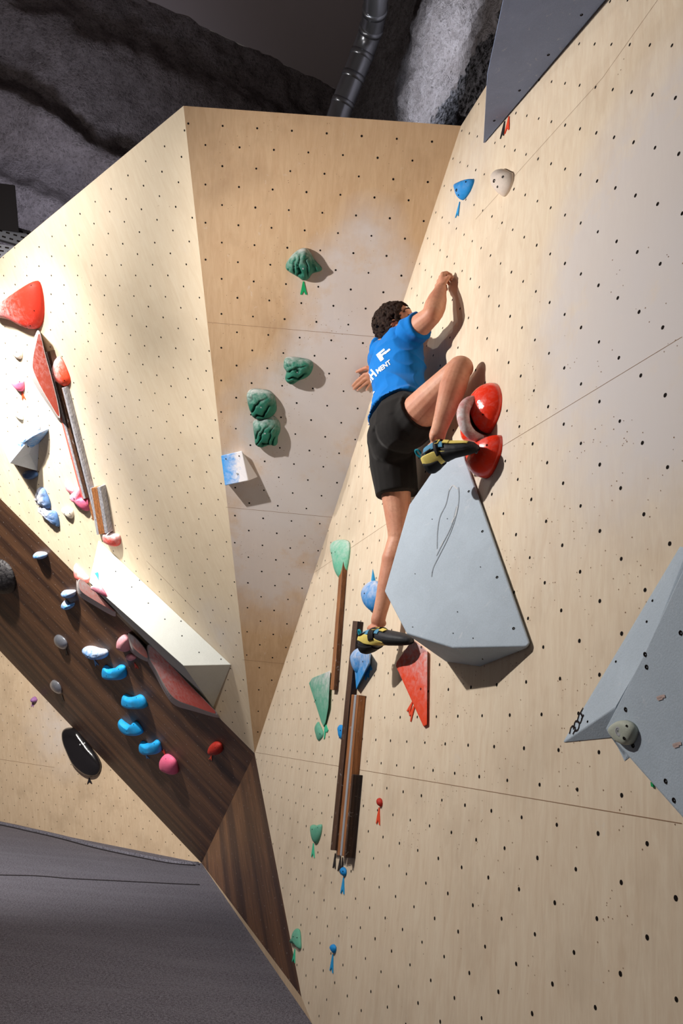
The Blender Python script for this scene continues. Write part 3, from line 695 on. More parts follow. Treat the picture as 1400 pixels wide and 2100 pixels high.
dome('climbing_hold', PB, [(327, 1562), (332, 1552), (342, 1550), (355, 1560), (361, 1574), (361, 1588), (346, 1586), (330, 1577)], .08, 'pink', 'bright pink ball-shaped hold below the lowest blue jug', holes=[(340, 1556, .004)], p=.8, chalk=.12)
fork(PB, (340, 1550), (331, 1538), (336, 1537), 'red', 'red forked route tag pointing at the bright pink ball-shaped hold')
dome('climbing_hold', PB, [(426, 1540), (430, 1529), (440, 1523), (450, 1527), (454, 1538), (450, 1546), (440, 1548), (430, 1547)], .06, 'deepred', 'small round dark red hold at the lower right of the dark band', holes=[(441, 1533, .003), (432, 1542, .003)], p=.8, chalk=.1)
fork(PB, (434, 1548), (428, 1557), (434, 1559), 'orange', 'small orange route tag below the round dark red hold')
dome('climbing_hold', PB, [(241, 1322), (243, 1309), (252, 1304), (262, 1308), (265, 1323), (262, 1336), (251, 1334), (243, 1329)], .08, 'palepink', 'round pale pink hold left of the short fin volume', chalk=.4, p=.8)
dome('climbing_hold', PB, [(257, 1348), (262, 1342), (272, 1344), (278, 1350), (268, 1356), (260, 1352)], .03, 'palepink', 'small flat pink hold under the short fin volume', chalk=.4)
fork(PB, (275, 1358), (278, 1371), (284, 1371), 'red', 'red forked route tag under the short fin volume')
sg = 'shiny silver holds on the dark band'
dome('climbing_hold', PB, [(110, 1308), (117, 1303), (128, 1309), (136, 1321), (134, 1331), (126, 1331), (114, 1321)], .05, 'silver', 'shiny silver oval hold on the dark band, the upper of the two', group=sg, chalk=.25)
dome('climbing_hold', PB, [(102, 1402), (107, 1396), (117, 1401), (124, 1413), (124, 1423), (116, 1421), (106, 1412)], .05, 'silver', 'shiny silver oval hold low on the dark band, the lower of the two', group=sg, chalk=.45)
fork(PB, (136, 1330), (135, 1344), (140, 1344), 'black', 'small black route tag below the upper silver hold')
fork(PB, (127, 1424), (127, 1438), (132, 1438), 'black', 'small black route tag below the lower silver hold')
dome('climbing_hold', PB, [(-30, 1150), (-8, 1150), (6, 1157), (15, 1167), (23, 1184), (26, 1201), (22, 1216), (8, 1220), (-20, 1212), (-36, 1180)], .12, 'black', 'large black hold with a chalky tip cut off by the left edge', chalk=.35, rough=.006)
# ------------------------------------------------------------------ kickboard
root = dome('climbing_hold', PW, [(123, 1503), (128, 1496), (142, 1495), (153, 1500), (163, 1513), (176, 1531), (191, 1550), (201, 1571), (199, 1586), (190, 1594), (171, 1591), (147, 1570), (131, 1538), (124, 1518)], .09, 'gloss_black', 'large glossy black oval hold on the light kickboard under the dark band', chalk=.0, p=.7, pw=.6, bolts=[(164, 1527, .008), (173, 1524, .008)], hb=.06)
fork(PW, (183, 1595), (179, 1608), (189, 1607), 'black', 'small black forked route tag below the glossy black oval hold')
dome('climbing_hold', PW, [(64, 1434), (69, 1429), (74, 1435), (72, 1440), (66, 1440)], .06, 'purple', 'tiny purple hold on the light kickboard left of the glossy black hold')
fork(PW, (68, 1440), (64, 1449), (69, 1450), 'purple', 'tiny purple route tag below the purple hold')
# ------------------------------------------------------------------ holds on the centre wall
gg = 'dark green rock-textured holds on the centre wall'
def ribs(freq, k, ang=0):
    def f(rel, t):
        s = (rel@PM.u)*math.cos(ang)+(rel@PM.v)*math.sin(ang)
        w = mnoise.noise(Vector((rel[0]*3, rel[1]*3, rel[2]*3)))*.9
        return -k*max(0, math.sin((s+w*.25)*freq))**2*max(0, t-.1)*max(0, .75-(rel@PM.v)*.9)
    return f
dome('climbing_hold', PM, [(585, 550), (586, 540), (598, 523), (613, 512), (627, 510), (636, 520), (643, 533), (658, 550), (656, 557), (640, 562), (630, 574), (621, 576), (612, 570), (600, 563), (589, 556)], .10, 'green', 'dark green fan-shaped ribbed hold, the uppermost on the centre wall', group=gg, chalk=.6, ridge=ribs(17, .5), rings=22, N_=110, bolts=[(621, 551, .005)], p=.8)
fork(PM, (622, 577), (616, 604), (629, 604), 'brightgreen', 'bright green forked route tag under the fan-shaped green hold', w=.22)
dome('climbing_hold', PM, [(581, 745), (583, 737), (592, 734), (612, 736), (634, 741), (641, 750), (637, 766), (628, 775), (613, 781), (600, 789), (591, 787), (584, 777), (586, 762), (581, 752)], .105, 'green', 'green hold with a flat chalky top edge and wavy grooves on the centre wall', group=gg, chalk=.55, ridge=ribs(15, .5, 1.3), rings=22, N_=110, bolts=[(609, 764, .006)], p=.7)
dome('climbing_hold', PM, [(505, 815), (508, 804), (518, 800), (535, 801), (552, 805), (561, 815), (565, 832), (564, 847), (553, 857), (533, 861), (520, 858), (511, 840)], .105, 'green', 'rounded green hold with an S-shaped groove, directly above the ribbed green hold', group=gg, chalk=.55, ridge=ribs(12, .6, .8), rings=22, N_=110, bolts=[(535, 835, .005)], p=.7)
dome('climbing_hold', PM, [(518, 868), (524, 864), (534, 859), (547, 853), (561, 857), (571, 868), (573, 886), (568, 900), (566, 914), (552, 913), (538, 918), (524, 913), (521, 895)], .105, 'green', 'green ribbed shell-like hold, lowest of the green holds and just above the blue block', group=gg, chalk=.5, ridge=ribs(18, .5, .45), rings=22, N_=110, bolts=[(543, 889, .005)], p=.7)
root = empty('climbing_hold', PM.hit(485, 960)); tag(root, 'bright blue block hold with one chalk-dusted side at the left edge of the centre wall', 'climbing hold')
bx = poly('body', PM, [(453, 934, .045), (496, 924, .06), (509, 986, .13), (461, 996, .13), (455, 938, 0), (499, 930, 0), (529, 978, 0), (466, 992, 0)], [(0, 1, 2, 3), (1, 5, 6, 2), (2, 6, 7, 3), (0, 3, 7, 4), (0, 4, 5, 1), (4, 7, 6, 5)], HM['blue'], bev=.006, parent=root)
chalkattr(bx, lambda X: .15+.85*max(0, min(1, ((X-PM.hit(462, 960))@CR)/.12)))
for q in [(463, 941), (490, 935), (460, 990)]: bolt_on(root, bx, q, .004, False)
bolt_on(root, bx, (486, 971), .0075, True); bolt_on(root, bx, (517, 967), .004, False)
# ------------------------------------------------------------------ right wall: grey volumes
def facepl(P, a, b, c):
    A_ = [P.hit(*q) for q in (a, b, c)]; return P3(*A_)
def ponp(P, FP, x, y):                               # a corner on a facet plane, with its height above the wall
    return (x, y, P.h(FP.hit(x, y)))
GF = facepl(PR, (948, 925, .015), (1086, 1322, .015), (833, 1300, .235))
gt = [(948, 925), (1086, 1318), (1078, 1327), (927, 1329), (833, 1300), (787, 1213), (838, 1035), (880, 975), (915, 925)]
gv = [ponp(PR, GF, *q) for q in gt]
n_ = len(gv)
gvb = [(950, 926, -.002), (1087, 1320, -.002), (1080, 1330, -.002), (985, 1368, -.002), (915, 1358, -.002), (905, 1240, -.002), (925, 1060, -.002), (935, 1000, -.002), (940, 930, -.002)]
root = empty('climbing_volume', PR.hit(960, 1200)); tag(root, 'large light grey faceted volume under the feet of the climber', 'climbing volume')
gb = poly('body', PR, gv+gvb, [tuple(range(n_)), tuple(range(2*n_-1, n_-1, -1))]+[(i, (i+1) % n_, n_+(i+1) % n_, n_+i) for i in range(n_)], V_grey, parent=root, bev=.007)
for q in [(961, 1008), (989, 1090), (1019, 1184), (1053, 1289)]: bolt_on(root, gb, q, .0052, False)
for q in [(886, 1065), (917, 1064), (851, 1177), (985, 1163), (938, 1255), (970, 1309), (929, 1299), (846, 1286)]: bolt_on(root, gb, q, .002, False)
squiggle(gb, 'painted_mark', [[(990, 1352), (994, 1337), (1001, 1349)], [(1003, 1346), (1008, 1333), (1016, 1342), (1009, 1350), (1003, 1346)], [(1018, 1340), (1024, 1331), (1030, 1338), (1023, 1345), (1018, 1340)], [(1032, 1341), (1042, 1331)], [(985, 1347), (992, 1350)]], M_ink, r=.0035, parent=root)
# scuffed grooves in the paint of the big grey volume
M_scuff = mat('scuffed_paint', lin(158, 168, 178), .9, .1); M_scuffl = mat('chalked_scuff', lin(206, 210, 214), .9, .1)
for st_ in ([(940, 1000), (941, 1020), (938, 1045), (930, 1075), (918, 1105), (903, 1135), (888, 1165), (885, 1182)], [(921, 1004), (914, 1035), (902, 1060), (897, 1090), (896, 1125)], [(936, 1040), (925, 1080), (905, 1120), (895, 1140)]): squiggle(gb, 'scuff_mark', [st_], M_scuff, r=.0022, parent=root)
for st_ in ([(938, 1038), (933, 1058), (926, 1072)], [(910, 1108), (903, 1122)], [(921, 1006), (928, 996), (938, 1003)]): squiggle(gb, 'chalk_scuff', [st_], M_scuffl, r=.003, parent=root)
# volume at the top right
TF = facepl(PR, (990, 294, .01), (1240, 0, .01), (998, 150, .26))
tt = [(990, 294), (1240, 0), (1350, -132), (1160, -240), (1060, -150), (1030, 0), (998, 150)]
tv = [ponp(PR, TF, *q) for q in tt]
tb = [(992, 295, -.002), (1241, 1, -.002), (1351, -131, -.002), (1250, -230, -.002), (1170, -100, -.002), (1100, 60, -.002), (1040, 190, -.002)]
k_ = len(tv)
root = empty('climbing_volume', PR.hit(1080, 120)); tag(root, 'dark slate-grey pointed volume cut off by the top edge', 'climbing volume')
tb_o = poly('body', PR, tv+tb, [tuple(range(k_)), tuple(range(2*k_-1, k_-1, -1))]+[(i, (i+1) % k_, k_+(i+1) % k_, k_+i) for i in range(k_)], V_dark, parent=root, bev=.005)
for q in [(1192, 30), (1124, 112), (1065, 185), (1013, 247)]: bolt_on(root, tb_o, q, .006, False)
# spike-like volume and big panel volume at the right edge
root = empty('climbing_volume', PR.hit(1250, 1400)); tag(root, 'pale grey spike-shaped volume with a dark underside left of the big grey panel volume', 'climbing volume')
SP = [(1152, 1524, 0.0), (1394, 1119, .0), (1410, 1124, .015), (1330, 1330, .038), (1262, 1450, .045), (1275, 1512, 0), (1440, 1240, 0)]
sp = poly('body', PR, SP, [(0, 1, 2), (0, 2, 3), (0, 3, 4), (0, 4, 5), (2, 6, 3), (3, 6, 5, 4), (1, 6, 2), (0, 5, 6, 1)], V_grey, parent=root, bev=.003)
for q in [(1338, 1232), (1263, 1357), (1205, 1480), (1326, 1275)]: bolt_on(root, sp, q, .0035, False)
squiggle(sp, 'painted_mark', [[(1168, 1505), (1172, 1490), (1180, 1494), (1175, 1506)], [(1176, 1496), (1180, 1480), (1188, 1483), (1185, 1497), (1178, 1499)], [(1184, 1478), (1189, 1463), (1194, 1470), (1190, 1484)], [(1190, 1462), (1196, 1452)], [(1192, 1476), (1197, 1466)]], M_ink, r=.003, parent=root)
BF = facepl(PR, (1262, 1518, .012), (1400, 1678, .012), (1240, 1496, .055))
bt = [(1240, 1494), (1318, 1342), (1400, 1166), (1440, 1080), (1640, 1180), (1700, 1620), (1555, 1848), (1400, 1677), (1258, 1517)]
BF = facepl(PR, (1260, 1518, .035), (1400, 1677, .035), (1318, 1342, .095))
bv = [ponp(PR, BF, *q) for q in bt]
k_ = len(bv)
bb = [(x+(6 if y > 1500 else 40), y+(4 if y > 1500 else 60), -.002) for x, y in bt]
root = empty('climbing_volume', PR.hit(1380, 1450)); tag(root, 'big pale blue-grey panel volume cut off by the right edge', 'climbing volume')
bp = poly('body', PR, bv+bb, [tuple(range(k_)), tuple(range(2*k_-1, k_-1, -1))]+[(i, (i+1) % k_, k_+(i+1) % k_, k_+i) for i in range(k_)], V_grey, parent=root, bev=.005)
for q in [(1323, 1342), (1326, 1368), (1396, 1298), (1283, 1455), (1298, 1529), (1365, 1602), (1382, 1641)]: bolt_on(root, bp, q, .006, False)
M_chip = mat('chipped_paint', lin(206, 184, 178), .9, .1)
for (x, y) in [(1355, 1430), (1388, 1527)]: squiggle(bp, 'chipped_patch', [[(x-8, y+2), (x, y-1), (x+9, y-3)], [(x-6, y+4), (x+4, y+1)]], M_chip, r=.0035, parent=root)
hp = Plane(BF.n, BF.d)
dome('climbing_hold', hp, [(1241, 1498), (1246, 1488), (1260, 1479), (1275, 1479), (1288, 1487), (1294, 1502), (1289, 1520), (1278, 1529), (1262, 1524), (1250, 1513)], .022, 'grey', 'rounded triangular grey-green hold with a steel bolt on the corner of the big panel volume', bolts=[(1268, 1500, .012)], holes=[(1285, 1489, .003), (1280, 1514, .0045)], p=.6, pw=.5, hb=.02)
tagmark(PR, [(1336, 1604), (1341, 1608), (1342, 1615), (1337, 1613)], 'brightgreen', 'tiny green speck-sized tag below the big panel volume at the right edge')
# ------------------------------------------------------------------ right wall: holds
dome('climbing_hold', PR, [(931, 382), (934, 377), (946, 371), (960, 366), (965, 367), (962, 379), (955, 394), (945, 407), (938, 407), (934, 396)], .05, 'blue', 'pitted blue triangular hold high on the right wall beside the white pitted hold', chalk=.35, holes=[(936, 390, .007), (955, 373, .004), (940, 400, .0035)], hb=.02, rough=.003)
fork(PR, (943, 414), (934, 447), (940, 443), 'skyblue', 'light blue forked route tag under the pitted blue hold')
dome('climbing_hold', PR, [(1006, 372), (1007, 358), (1014, 348), (1025, 344), (1036, 349), (1043, 353), (1042, 370), (1034, 389), (1025, 400), (1016, 395), (1009, 385)], .055, 'white', 'white pitted rounded hold high on the right wall', chalk=.2, holes=[(1013, 371, .008), (1031, 363, .006), (1020, 383, .005)], hb=.025, rough=.002)
fork(PR, (1035, 249), (1026, 285), (1033, 278), 'black', 'black forked route tag beside the red one under the slate-grey volume')
fork(PR, (1044, 239), (1035, 275), (1044, 266), 'orange', 'orange-red forked route tag touching the edge of the slate-grey volume')
# big glossy red horn hold
gr_ = 'glossy red horn holds at the raised foot'; SHF = ((-.035 if PR.u[1] < 0 else .035), 0)
dome('climbing_hold', PR, [(975, 825), (979, 806), (990, 790), (1003, 783), (1014, 789), (1020, 810), (1018, 838), (1008, 866), (995, 888), (985, 872), (977, 850)], .075, 'gloss_red', 'glossy red horn-shaped hold, the upper of the two at the raised foot', group=gr_, chalk=.2, bolts=[(982, 824, .008)], holes=[(990, 850, .004)], hb=.02, p=.9, chalkdir=-CR, shift=SHF)
dome('climbing_hold', PR, [(966, 945), (968, 922), (978, 906), (994, 897), (1012, 891), (1020, 893), (1020, 918), (1011, 950), (999, 972), (988, 980), (977, 974), (969, 962)], .075, 'gloss_red', 'glossy red horn-shaped hold, the lower of the two at the raised foot', group=gr_, chalk=.2, bolts=[(977, 927, .008)], holes=[(998, 913, .004)], hb=.02, p=.9, chalkdir=CU, shift=SHF)
root = empty('climbing_hold', PR.hit(975, 860)); tag(root, 'chalk-covered red jug with a thick curved lip between the two glossy red horns', 'climbing hold')
lp_ = [(980, 822, .03), (968, 822, .07), (955, 831, .10), (949, 850, .12), (954, 874, .11), (967, 891, .08), (988, 901, .035)]
lc = spline([PR.hit(*q) for q in lp_], 34, False)
lt = tube('lip', lc, [.017+.009*math.sin(math.pi*i/(len(lc)-1)) for i in range(len(lc))], HM['deepred'], root, k=16, up=tuple(PR.o))
chalkattr(lt, lambda X: .62)
bowl = [PR.hit(*q) for q in lp_]; bb2 = [PR.drop(PR.hit(x+14, y, 0)) for x, y, _ in lp_]
n7 = len(bowl); bl = recalc(obj('bowl', bowl+bb2, [(i, i+1, n7+i+1, n7+i) for i in range(n7-1)], HM['deepred'], root, smooth=True)); chalkattr(bl, lambda X: .25)
md = bl.modifiers.new('s', 'SOLIDIFY'); md.thickness = .012
bs = dome('base', PR, [(944, 880), (950, 868), (970, 880), (990, 900), (975, 905), (950, 905)], .04, 'gloss_red', '', parent=root, chalk=0)
dome('climbing_hold', PR, [(676, 1120), (679, 1109), (692, 1105), (706, 1108), (709, 1122), (706, 1150), (698, 1184), (689, 1184), (684, 1160)], .06, 'mint', 'pale mint carrot-shaped hold touching the top of the single brown rung', chalk=.6, holes=[(680, 1134, .005), (687, 1132, .003)], hb=.03, chalkdir=CU)
rung(PR, (704, 1139), (683, 1415), 13, [(0, .55, .03, .03, 'brown'), (.55, 1.0, .03, .003, 'black')], .03, 'single slim brown rung with a black edge beside the mint carrot-shaped hold')
root_b = dome('climbing_hold', PR, [(741, 1218), (744, 1204), (752, 1193), (760, 1189), (768, 1196), (770, 1225), (762, 1250), (754, 1252), (745, 1240)], .06, 'blue', 'round blue hold half hidden behind the straight leg', chalk=.55, holes=[(747, 1217, .004)], hb=.03, chalkdir=CU-CR*.3)
poly('climbing_hold', PR, [(764, 1166, 0), (760, 1195, 0), (766, 1235, 0), (772, 1200, 0), (763, 1200, .03)], [(0, 1, 4), (1, 2, 4), (2, 3, 4), (3, 0, 4), (0, 3, 2, 1)], HM['skyblue'], 'thin light blue spike hold behind the shin, above the round blue hold', 'climbing hold', bev=.001)
rung(PR, (732, 1274), (686, 1744), 18, [(0, .55, .035, .035, 'dark'), (.55, 1.0, .035, .003, 'black')], .035, 'longest dark brown rung, left of the silver-striped rung', 'dark rungs below the straight leg')
rung(PR, (730, 1425), (700, 1755), 19, [(.0, .3, .04, .04, 'brown'), (.3, .5, .043, .043, 'alu'), (.5, .8, .04, .04, 'brown'), (.8, 1.05, .04, .003, 'dark')], .045, 'brown rung with a silver strip down its middle', 'dark rungs below the straight leg')
rung(PR, (725, 1588), (709, 1759), 9, [(0, .4, .05, .05, 'dark'), (.4, 1.0, .05, .003, 'black')], .045, 'short black rung along the right side of the silver-striped rung', 'dark rungs below the straight leg')
fork(PR, (688, 1750), (683, 1780), (688, 1782), 'black', 'black forked route tag under the longest dark rung')
fork(PR, (699, 1756), (693, 1786), (698, 1790), 'black', 'black forked route tag under the silver-striped rung, left one of two')
fork(PR, (703, 1758), (699, 1793), (704, 1793), 'black', 'black forked route tag under the silver-striped rung, right one of two')
dome('climbing_hold', PR, [(719, 1350), (722, 1338), (730, 1328), (742, 1326), (748, 1340), (742, 1365), (733, 1385), (724, 1375)], .06, 'blue', 'rounded chalky blue hold under the heel of the lower shoe', chalk=.55, hb=.03, chalkdir=CU-CR*.4)
wb = poly('climbing_hold', PR, [(729, 1340, .04), (757, 1342, .05), (757, 1358, .045), (730, 1413, .03), (736, 1336, 0), (761, 1340, 0), (760, 1362, 0), (732, 1414, 0), (727, 1375, .03)], [(0, 1, 2, 3, 8), (0, 4, 5, 1), (1, 5, 6, 2), (2, 6, 7, 3), (3, 7, 4), (3, 4, 8), (8, 4, 0), (4, 7, 6, 5)], HM['blue'], 'faceted blue dagger-shaped hold under the lower shoe', 'climbing hold', bev=.002)
chalkattr(wb, lambda X: .35+2.2*((X-PR.hit(740, 1352))@CU)); bolt_on(wb, wb, (744, 1357), .004, False)
fork(PR, (756, 1355), (756, 1383), (763, 1373), 'skyblue', 'light blue forked route tag right of the dagger-shaped hold, the upper one', w=.2)
fork(PR, (751, 1364), (750, 1395), (757, 1389), 'skyblue', 'light blue forked route tag right of the dagger-shaped hold, the lower one', w=.2)
mw = poly('climbing_hold', PR, [(633, 1401, .03), (640, 1390, .035), (677, 1375, .02), (673, 1450, .02), (667, 1482, .012), (663, 1490, .012), (658, 1480, .014), (638, 1400, 0), (677, 1378, 0), (668, 1484, 0), (664, 1491, 0)], [(0, 1, 2, 3, 4, 5, 6), (0, 7, 1), (1, 7, 8, 2), (2, 8, 3), (3, 8, 9, 4), (4, 9, 10, 5), (5, 10, 6), (6, 10, 7, 0), (7, 10, 9, 8)], HM['sage'], 'sage green wedge-shaped hold against the lower end of the single brown rung', 'climbing hold', bev=.003)
chalkattr(mw, lambda X: .3+3.0*((X-PR.hit(655, 1405))@CU)); bolt_on(mw, mw, (635, 1412), .004, False); bolt_on(mw, mw, (647, 1436), .004, False)
dome('climbing_hold', PR, [(645, 1492), (651, 1480), (655, 1486), (661, 1501), (660, 1511), (652, 1519), (648, 1509)], .018, 'sage', 'small curved sage green hold below the sage green wedge', holes=[(656, 1505, .003)], chalk=.2, hb=.006)
fork(PR, (667, 1484), (665, 1516), (673, 1498), 'teal', 'mint forked route tag below the sage green wedge', w=.2)
dome('climbing_hold', PR, [(693, 1491), (697, 1486), (702, 1491), (701, 1512), (696, 1514), (694, 1500)], .018, 'blue', 'small blue hold touching the left side of the longest dark rung', holes=[(698, 1498, .003)], hb=.006)
root = empty('climbing_hold', PR.hit(855, 1400)); tag(root, 'red kite-shaped wedge with a chalked top touching the toe of the lower shoe', 'climbing hold')
rw = poly('body', PR, [(845, 1312, .05), (876, 1335, .015), (875, 1486, .012), (868, 1490, .012), (811, 1366, .045), (813, 1357, .045), (850, 1313, 0), (877, 1336, 0), (876, 1487, 0), (869, 1491, 0), (824, 1370, 0)], [(0, 1, 2, 3, 4, 5), (0, 6, 7, 1), (1, 7, 8, 2), (2, 8, 9, 3), (3, 9, 10, 4), (4, 10, 5), (5, 10, 6, 0), (6, 10, 9, 8, 7)], HM['orange'], parent=root, bev=.003)
chalkattr(rw, lambda X: .25+4.2*((X-PR.hit(845, 1362))@CU)); 
for q in [(864, 1327), (863, 1413)]: bolt_on(root, rw, q, .005, False)
fork(PR, (847, 1438), (835, 1458), (840, 1464), 'orange', 'red forked route tag left of the red kite-shaped wedge, the upper one', w=.2)
fork(PR, (852, 1444), (840, 1466), (843, 1480), 'orange', 'red forked route tag left of the red kite-shaped wedge, the lower one', w=.2)
dome('climbing_hold', PR, [(637, 1694), (641, 1691), (648, 1693), (657, 1691), (655, 1712), (648, 1729), (642, 1727), (638, 1710)], .03, 'sage', 'sage green shield-shaped hold left of the rungs, low on the right wall', holes=[(640, 1701, .0035), (651, 1697, .002)], chalk=.15, hb=.01)
fork(PR, (643, 1729), (639, 1757), (645, 1759), 'teal', 'mint forked route tag under the shield-shaped sage green hold')
dome('climbing_hold', PR, [(775, 1640), (777, 1636), (781, 1640), (782, 1648), (780, 1654), (776, 1651)], .02, 'deepred', 'tiny dark red hold low on the right wall', hb=.006)
fork(PR, (778, 1656), (772, 1689), (779, 1692), 'orange', 'long orange-red forked route tag under the tiny dark red hold')
dome('climbing_hold', PR, [(699, 1783), (703, 1778), (708, 1783), (708, 1793), (704, 1797), (701, 1791)], .02, 'blue', 'tiny blue hold beside the black route tags', holes=[(703, 1787, .003)], hb=.006)
fork(PR, (705, 1799), (699, 1832), (706, 1834), 'skyblue', 'light blue forked route tag under the tiny blue hold beside the black tags')
dome('climbing_hold', PR, [(602, 1912), (606, 1904), (612, 1908), (614, 1925), (614, 1946), (606, 1938), (595, 1934), (597, 1927), (601, 1922)], .03, 'sage', 'sage green hoof-shaped hold at the edge of the dark wooden wedge', holes=[(601, 1921, .003), (609, 1923, .003)], chalk=.15, hb=.01)
fork(PR, (605, 1946), (600, 1972), (605, 1975), 'teal', 'mint forked route tag under the hoof-shaped sage green hold')
dome('climbing_hold', PR, [(678, 1941), (682, 1936), (687, 1941), (687, 1950), (684, 1955), (680, 1949)], .02, 'blue', 'tiny blue hold, the lowest on the right wall', hb=.006)
fork(PR, (683, 1957), (677, 1990), (683, 1996), 'skyblue', 'light blue forked route tag, the lowest on the right wall')
# ------------------------------------------------------------------ the climber
Zs = np.array([0, 0, H0])
def capsule(bm, pts, rad, k=18, cap=True, side=None, flat=1.0):
    """tapered tube with rounded ends; side/flat make the section oval"""
    pts = [np.array(p, float) for p in pts]; n = len(pts); rings = []
    T = [pts[min(i+1, n-1)]-pts[max(i-1, 0)] for i in range(n)]; T = [t/np.linalg.norm(t) for t in T]
    a = np.array(side if side is not None else (T[0]@np.array([0, 0, 1.0]) < .9 and (0, 0, 1.0) or (1.0, 0, 0)), float)
    L = []
    if cap:
        for q in (.98, .8, .45): L.append((pts[0]-T[0]*rad[0]*q, rad[0]*math.sqrt(1-q*q), T[0]))
    for i in range(n): L.append((pts[i], rad[i], T[i]))
    if cap:
        for q in (.45, .8, .98): L.append((pts[-1]+T[-1]*rad[-1]*q, rad[-1]*math.sqrt(1-q*q), T[-1]))
    for c, r, t in L:
        x = a-t*(a@t); x /= np.linalg.norm(x); y = np.cross(t, x)
        rings.append([bm.verts.new(tuple(c+(x*math.cos(2*math.pi*q/k)+y*flat*math.sin(2*math.pi*q/k))*r)) for q in range(k)])
    for i in range(len(rings)-1):
        for q in range(k): bm.faces.new((rings[i][q], rings[i][(q+1) % k], rings[i+1][(q+1) % k], rings[i+1][q]))
    bm.faces.new(rings[0][::-1]); bm.faces.new(rings[-1])
def ell(bm, c, ax, r, seg=22):
    """ellipsoid: ax = three axes, r = three radii"""
    M_ = Matrix([[ax[j][i]*r[j] for j in range(3)]+[c[i]] for i in range(3)]+[[0, 0, 0, 1]])
    bmesh.ops.create_uvsphere(bm, u_segments=seg, v_segments=seg//2+2, radius=1.0, matrix=M_)
def loft(bm, secs, k=36):
    """oval sections: (centre, half axis 1, half axis 2)"""
    rings = []
    for c, a, b in secs:
        rings.append([bm.verts.new(tuple(np.array(c)+np.array(a)*math.cos(2*math.pi*q/k)+np.array(b)*math.sin(2*math.pi*q/k))) for q in range(k)])
    for i in range(len(rings)-1):
        for q in range(k): bm.faces.new((rings[i][q], rings[i][(q+1) % k], rings[i+1][(q+1) % k], rings[i+1][q]))
    bm.faces.new(rings[0][::-1]); bm.faces.new(rings[-1])
def bake(name, bm, voxel, m, parent, smooth=3, disp=None, fac=.5):
    bmesh.ops.recalc_face_normals(bm, faces=bm.faces[:])
    me = bpy.data.meshes.new('tmp'); bm.to_mesh(me); bm.free()
    t = bpy.data.objects.new('tmp', me); C.objects.link(t)
    r = t.modifiers.new('r', 'REMESH'); r.mode = 'VOXEL'; r.voxel_size = voxel; r.use_smooth_shade = True
    if smooth: q = t.modifiers.new('s', 'SMOOTH'); q.factor = fac; q.iterations = smooth
    dg = bpy.context.evaluated_depsgraph_get(); e = t.evaluated_get(dg)
    me2 = bpy.data.meshes.new_from_object(e); me2.name = name
    bpy.data.objects.remove(t); bpy.data.meshes.remove(me)
    if disp:
        me2.update()
        nr = [Vector(v.normal) for v in me2.vertices]
        for v, n in zip(me2.vertices, nr):
            X = np.array(v.co); v.co = v.co+n*disp(X, np.array(n))
    o_ = Vector(parent['_o'])
    for v in me2.vertices: v.co = v.co-o_
    for p in me2.polygons: p.use_smooth = True
    me2.materials.clear(); me2.materials.append(m)
    o = bpy.data.objects.new(name, me2); C.objects.link(o); o.parent = parent; o['_o'] = list(parent['_o']); return o
def ph(px, py, h): return PR.hit(px, py, h)
J = {'RH': ph(904, 560, .05), 'RW': ph(903, 594, .075), 'RE': ph(886, 646, .135), 'RS': ph(845, 681, .17), 'LS': np.array([.127, 3.695, 2.08])+Zs, 'N': np.array([.192, 3.545, 2.070])+Zs,
     'PV': ph(818, 862, .18), 'RHp': ph(835, 872, .17), 'LHp': ph(803, 885, .17), 'RK': ph(941, 758, .085), 'RA': ph(896, 893, .175), 'LK': ph(818, 1100, .08), 'LA': ph(775, 1272, .125)}
# keep the hips at their own depths
J['RHp'] = CAM+ray(835, 872)/np.linalg.norm(ray(835, 872))*np.linalg.norm(J['PV']-CAM)*.985
J['LHp'] = CAM+ray(803, 888)/np.linalg.norm(ray(803, 888))*np.linalg.norm(J['PV']-CAM)*1.03
wr = PM.hit(771, 771, .075); LE = (J['LS']+wr)/2+np.array([-.01, 0, -.05])
person = empty('person', PR.drop(J['PV'])+PR.o*.01)
tag(person, 'dark-haired climber in a blue T-shirt and black shorts stretched up the right wall', 'person')
# skin
m_skin = mat('skin', lin(208, 146, 118), .52, .4)
g_ = m_skin.node_tree.nodes.new('ShaderNodeNewGeometry')
a1 = noise(m_skin, g_.outputs['Position'], 9, 4, .6); a2 = noise(m_skin, g_.outputs['Position'], 60, 4, .7)
cc = mixc(m_skin, ramp(m_skin, a1, [(.35, 0), (.7, .8)]), lin(214, 158, 130), lin(196, 126, 100))
cc = mixc(m_skin, mathn(m_skin, 'MULTIPLY', ramp(m_skin, a2, [(.5, 0), (.75, 1)]), .4), cc, lin(168, 104, 82))
setcol(m_skin, cc); bump(m_skin, a2, .12, .004)
m_skin.node_tree.nodes['Principled BSDF'].inputs['Subsurface Weight'].default_value = .08
m_skin.node_tree.nodes['Principled BSDF'].inputs['Subsurface Radius'].default_value = (.01, .004, .002)
bm = bmesh.new()
def lerp(a, b, t): return a+(b-a)*t
def limb(a, b, prof, bulge=None, side=None, flat=1.0, cap=True):
    pts = []; rr = []
    for t, r in prof:
        p = lerp(a, b, t)
        if bulge is not None: p = p+bulge*math.sin(math.pi*min(max(t, 0), 1))
        pts.append(p); rr.append(r)
    capsule(bm, pts, rr, side=side, flat=flat, cap=cap)
